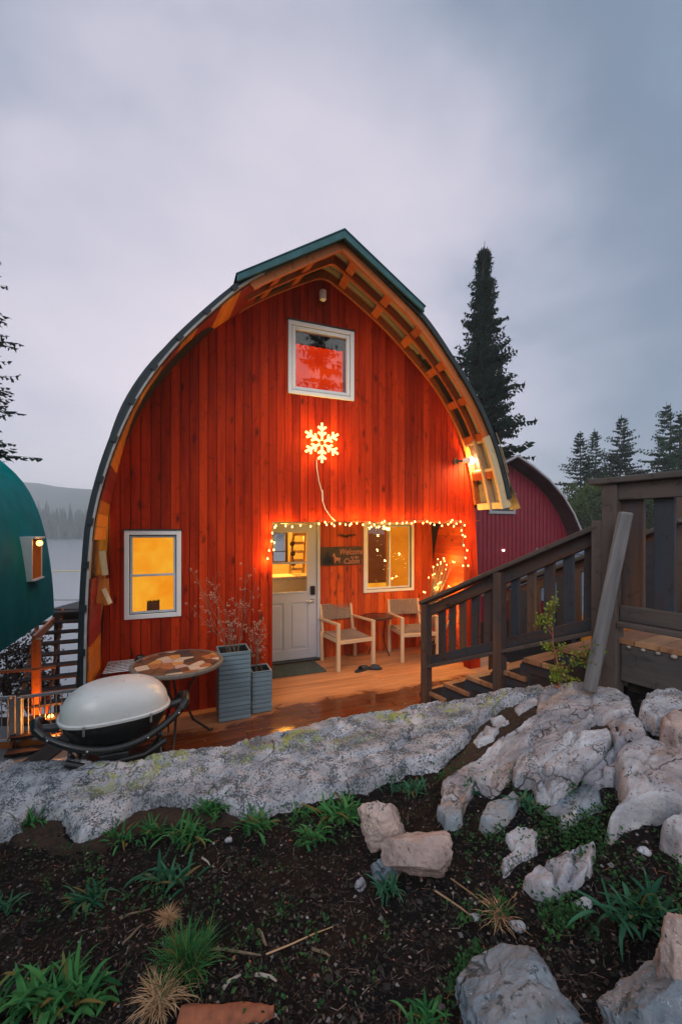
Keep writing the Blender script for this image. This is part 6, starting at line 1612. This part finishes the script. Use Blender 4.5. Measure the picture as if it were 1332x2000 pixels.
# moss patches
for i, (ol, lab) in enumerate([([(0, 1640), (60, 1602), (118, 1614), (150, 1655), (200, 1640), (262, 1590), (300, 1582), (420, 1584), (480, 1606), (300, 1622), (200, 1665), (120, 1670), (40, 1660)], 'dark rusty moss filling the notch at the lower edge of the ledge'),
                               ([(905, 1475), (935, 1425), (985, 1388), (1045, 1378), (1048, 1400), (990, 1445), (930, 1492), (870, 1535), (862, 1505)], 'brown mossy strip between the ledge and the long pale slab'),
                               ([(1110, 1415), (1180, 1425), (1245, 1400), (1262, 1440), (1235, 1470), (1200, 1440), (1150, 1450)], 'brown moss between the smooth boulder and the white pitted rock')]):
    o = slabrock('moss_patch', ol, .022, .03, M['moss'], lab, seed=50 + i, facet=.3, rough=.012, cat='moss', wob=.03)
# ground litter, countless small bits: one object each
rs = random.Random(77); mb = MB()
def gz(u, v): return float(TZ(np.array([u]), np.array([v]), True)[0])
NL = 24000; uu = []; vv = []
for k in range(NL):
    v = .85 + 1.9 * rs.random() ** 1.35; u = v * rs.uniform(-.86, .86); uu.append(u); vv.append(v)
zz = TZ(np.array(uu), np.array(vv), True)
for u, v, z in zip(uu, vv, zz):
    x, y = uv2w(u, v); p = Vector((x, y, z + rs.uniform(.001, .006))); t = rs.random(); a = Vector((rs.gauss(0, 1), rs.gauss(0, 1), rs.gauss(0, .35))).normalized()
    b = a.cross(Vector((rs.gauss(0, .5), rs.gauss(0, .5), 1))).normalized(); r = rs.random()
    if t < .5: l = rs.uniform(.003, .009); mb.poly([p - a * l, p + b * l * .6, p + a * l, p - b * l * .6 + Vector((0, 0, .003))], r)
    else: l = rs.uniform(.006, .020); w = .0009; mb.poly([p - a * l - b * w, p - a * l + b * w, p + a * l + b * w, p + a * l - b * w], r)
m, t, pb_, o_ = nm_('leaf litter'); at = N(t, 'ShaderNodeAttribute', attribute_name='rnd').outputs['Fac']
t.links.new(ramp(t, at, [(0, (.008, .006, .006)), (.4, (.022, .014, .011)), (.7, (.06, .036, .026)), (.88, (.13, .085, .065)), (.96, (.26, .20, .18)), (1, (.34, .10, .035))]), pb_.inputs['Base Color']); pb_.inputs['Roughness'].default_value = .9
tag(mb.build('leaf_litter', m, None, recalc=False), 'scattered brown needles, bark flakes and leaf bits over the dark soil', 'litter', kind='stuff')
# pebbles and soil clods
mb = MB()
for k in range(5200):
    v = .85 + 1.9 * rs.random() ** 1.3; u = v * rs.uniform(-.86, .86); x, y = uv2w(u, v); z = float(TZ(np.array([u]), np.array([v]), True)[0]); r_ = rs.uniform(.003, .010) * (1 if rs.random() < .93 else 1.8); b = len(mb.v)
    pts_ = [(1, 0, 0), (-1, 0, 0), (0, 1, 0), (0, -1, 0), (0, 0, .8), (0, 0, -.8)]; ca_, sa_ = math.cos(k), math.sin(k)
    for a in pts_: q = [c * r_ * rs.uniform(.6, 1.2) for c in a]; mb.v.append((x + q[0] * ca_ - q[1] * sa_, y + q[0] * sa_ + q[1] * ca_, z + q[2] + r_ * .3))
    r = rs.random()
    for f in ((0, 2, 4), (2, 1, 4), (1, 3, 4), (3, 0, 4), (2, 0, 5), (1, 2, 5), (3, 1, 5), (0, 3, 5)): mb.face([b + i for i in f], None, r)
m2, t, pb_, o_ = nm_('soil clods'); at = N(t, 'ShaderNodeAttribute', attribute_name='rnd').outputs['Fac']
t.links.new(ramp(t, at, [(0, (.006, .006, .006)), (.65, (.018, .013, .011)), (.9, (.05, .038, .034)), (.98, (.22, .20, .21)), (1, (.4, .37, .37))]), pb_.inputs['Base Color']); pb_.inputs['Roughness'].default_value = .85
tag(mb.build('soil_crumbs', m2, None, recalc=False), 'countless small dark crumbs of soil and grit', 'soil', kind='stuff')
# ground cover leaves among the right hand rocks
mb = MB(); zones = [(720, 1000, 1500, 1560, 260), (900, 1050, 1590, 1680, 80), (1060, 1190, 1585, 1680, 260), (900, 1060, 1750, 1850, 150), (1030, 1170, 1770, 1830, 120), (560, 760, 1560, 1640, 160), (1000, 1180, 1560, 1600, 150), (1180, 1332, 1690, 1850, 130), (870, 960, 1850, 1960, 160), (30, 400, 1660, 1760, 200), (100, 700, 1640, 1900, 160), (380, 720, 1700, 1960, 110), (1060, 1180, 1320, 1345, 160)]
for x0, x1, y0, y1, n_ in zones:
    for k in range(n_):
        u, v = hit(rs.gauss((x0 + x1) / 2, (x1 - x0) * .3), min(1990, max(1350, rs.gauss((y0 + y1) / 2, (y1 - y0) * .33)))); x, y = uv2w(u, v)
        if float(vnoise(np.array([u * 9]), np.array([v * 9]))[0]) < -.15: continue
        c = Vector((x, y, float(TZ(np.array([u]), np.array([v]))[0]) + .012)); nleaf = rs.randint(3, 6)
        for j in range(nleaf):
            a = rs.uniform(0, 6.283); L = rs.uniform(.010, .020); d = Vector((math.cos(a), math.sin(a), rs.uniform(.1, .9))).normalized() * L; w = d.cross(Vector((0, 0, 1))).normalized() * L * .32; q = c + Vector((rs.gauss(0, .008), rs.gauss(0, .008), rs.uniform(0, .035)))
            mb.poly([q, q + d * .5 + w, q + d, q + d * .5 - w], rs.random())
tag(mb.build('ground_cover', M['leafcover'], None, recalc=False), 'low creeping dark green leaves between the right hand rocks', 'ground cover', kind='stuff')
# sticks
STK = [((850, 1745), (925, 1800), .004, 'straw', 'long thin dry stalk pointing down right, left of the dead grass clump'), ((880, 1720), (1005, 1820), .003, 'straw', 'longer dry stalk crossing the soil above the dead grass clump'), ((1010, 1750), (1000, 1790), .003, 'straw', 'short upright dry stalk beside the dead grass clump'),
 ((500, 1912), (540, 1925), .006, 'pale', 'short bleached stick lying right of the green grass tuft'), ((436, 1940), (470, 1912), .006, 'pale', 'bleached stick slanting up right beside the green grass tuft'), ((400, 1860), (510, 1872), .005, 'brown', 'brown curved twig reaching right from the green grass tuft'), ((395, 1680), (410, 1695), .005, 'pale', 'tiny pale twig on bare soil below the ledge plants'),
 ((505, 1825), (520, 1855), .007, 'brown', 'short thick tan twig standing right of the green grass tuft'), ((235, 1800), (295, 1780), .004, 'brown', 'thin brown twig left of the round dead grass tuft'), ((520, 1870), (650, 1815), .003, 'straw', 'long thin pale stalk rising right across the centre soil'), ((610, 1860), (650, 1880), .005, 'brown', 'short brown twig at centre bottom soil'), ((240, 1850), (280, 1812), .005, 'brown', 'brown twig slanting toward the round dead grass tuft')]
for i, (a, b, r_, k_, lab) in enumerate(STK):
    A, B = hitw(*a), hitw(*b); random.seed(300 + i); mb = MB(); up = V3(0, 0, r_ + .006)
    if 'upright' in lab: B = B + V3(0, 0, .06)
    mb.tube([A + up, A.lerp(B, .35) + up * 1.6 + rnd3(.004), A.lerp(B, .7) + up * 1.4 + rnd3(.004), B + up], [r_, r_ * .9, r_ * .8, r_ * .5], 6)
    tag(mb.build('stick', M['straw'] if k_ == 'straw' else M['paletwig'] if k_ == 'pale' else M['twig'], None, loc=A), lab, 'stick', 'sticks on the soil')
# orange bark slab
A, B = hitw(352, 1992), hitw(535, 1985); mb = MB(); n = 14; b = 0
for i in range(n + 1):
    t = i / n; c = A.lerp(B, t); wd = .032 * (.9 + .1 * math.sin(i * .9)) * (1 if t < .85 else (1 - t) / .15 * .8 + .2); 
    for j in range(7):
        a = (j / 6 - .5) * 2; mb.v.append((c.x + SN * wd * a, c.y + CS * wd * a, c.z + .012 + .018 * (1 - a * a) + .003 * math.sin(i * 2.3 + j * 1.9)))
    for j in range(7):
        a = (j / 6 - .5) * 2; mb.v.append((c.x + SN * wd * a, c.y + CS * wd * a, c.z + .002 + .010 * (1 - a * a)))
for i in range(n):
    for j in range(6):
        o = i * 14 + j; mb.face((o, o + 1, o + 15, o + 14)); mb.face((o + 7, o + 21, o + 22, o + 8))
    for j0 in (0, 6): o = i * 14 + j0; mb.face((o, o + 14, o + 21, o + 7))
mb.face([j for j in range(7)] + [13 - j for j in range(7)]); mb.face([n * 14 + j for j in range(7)] + [n * 14 + 13 - j for j in range(7)])
tag(mb.build('bark_slab', M['reddishbark'], None, loc=A, smooth=True), 'flat curved piece of orange brown bark at the bottom edge', 'bark')

# ================================================================ haze
mb = MB(); mb.box((-620, -30, -8), (640, 800, 66))
m = bpy.data.materials.new('haze'); m.use_nodes = True; t = m.node_tree; t.nodes.clear(); o_ = t.nodes.new('ShaderNodeOutputMaterial'); pv = t.nodes.new('ShaderNodeVolumePrincipled')
pv.inputs['Color'].default_value = (.97, .98, 1.0, 1); pv.inputs['Density'].default_value = .0014; pv.inputs['Anisotropy'].default_value = 0; t.links.new(pv.outputs[0], o_.inputs['Volume'])
tag(mb.build('haze', m), 'thin evening mist over the lake and far hills', 'haze', kind='stuff')
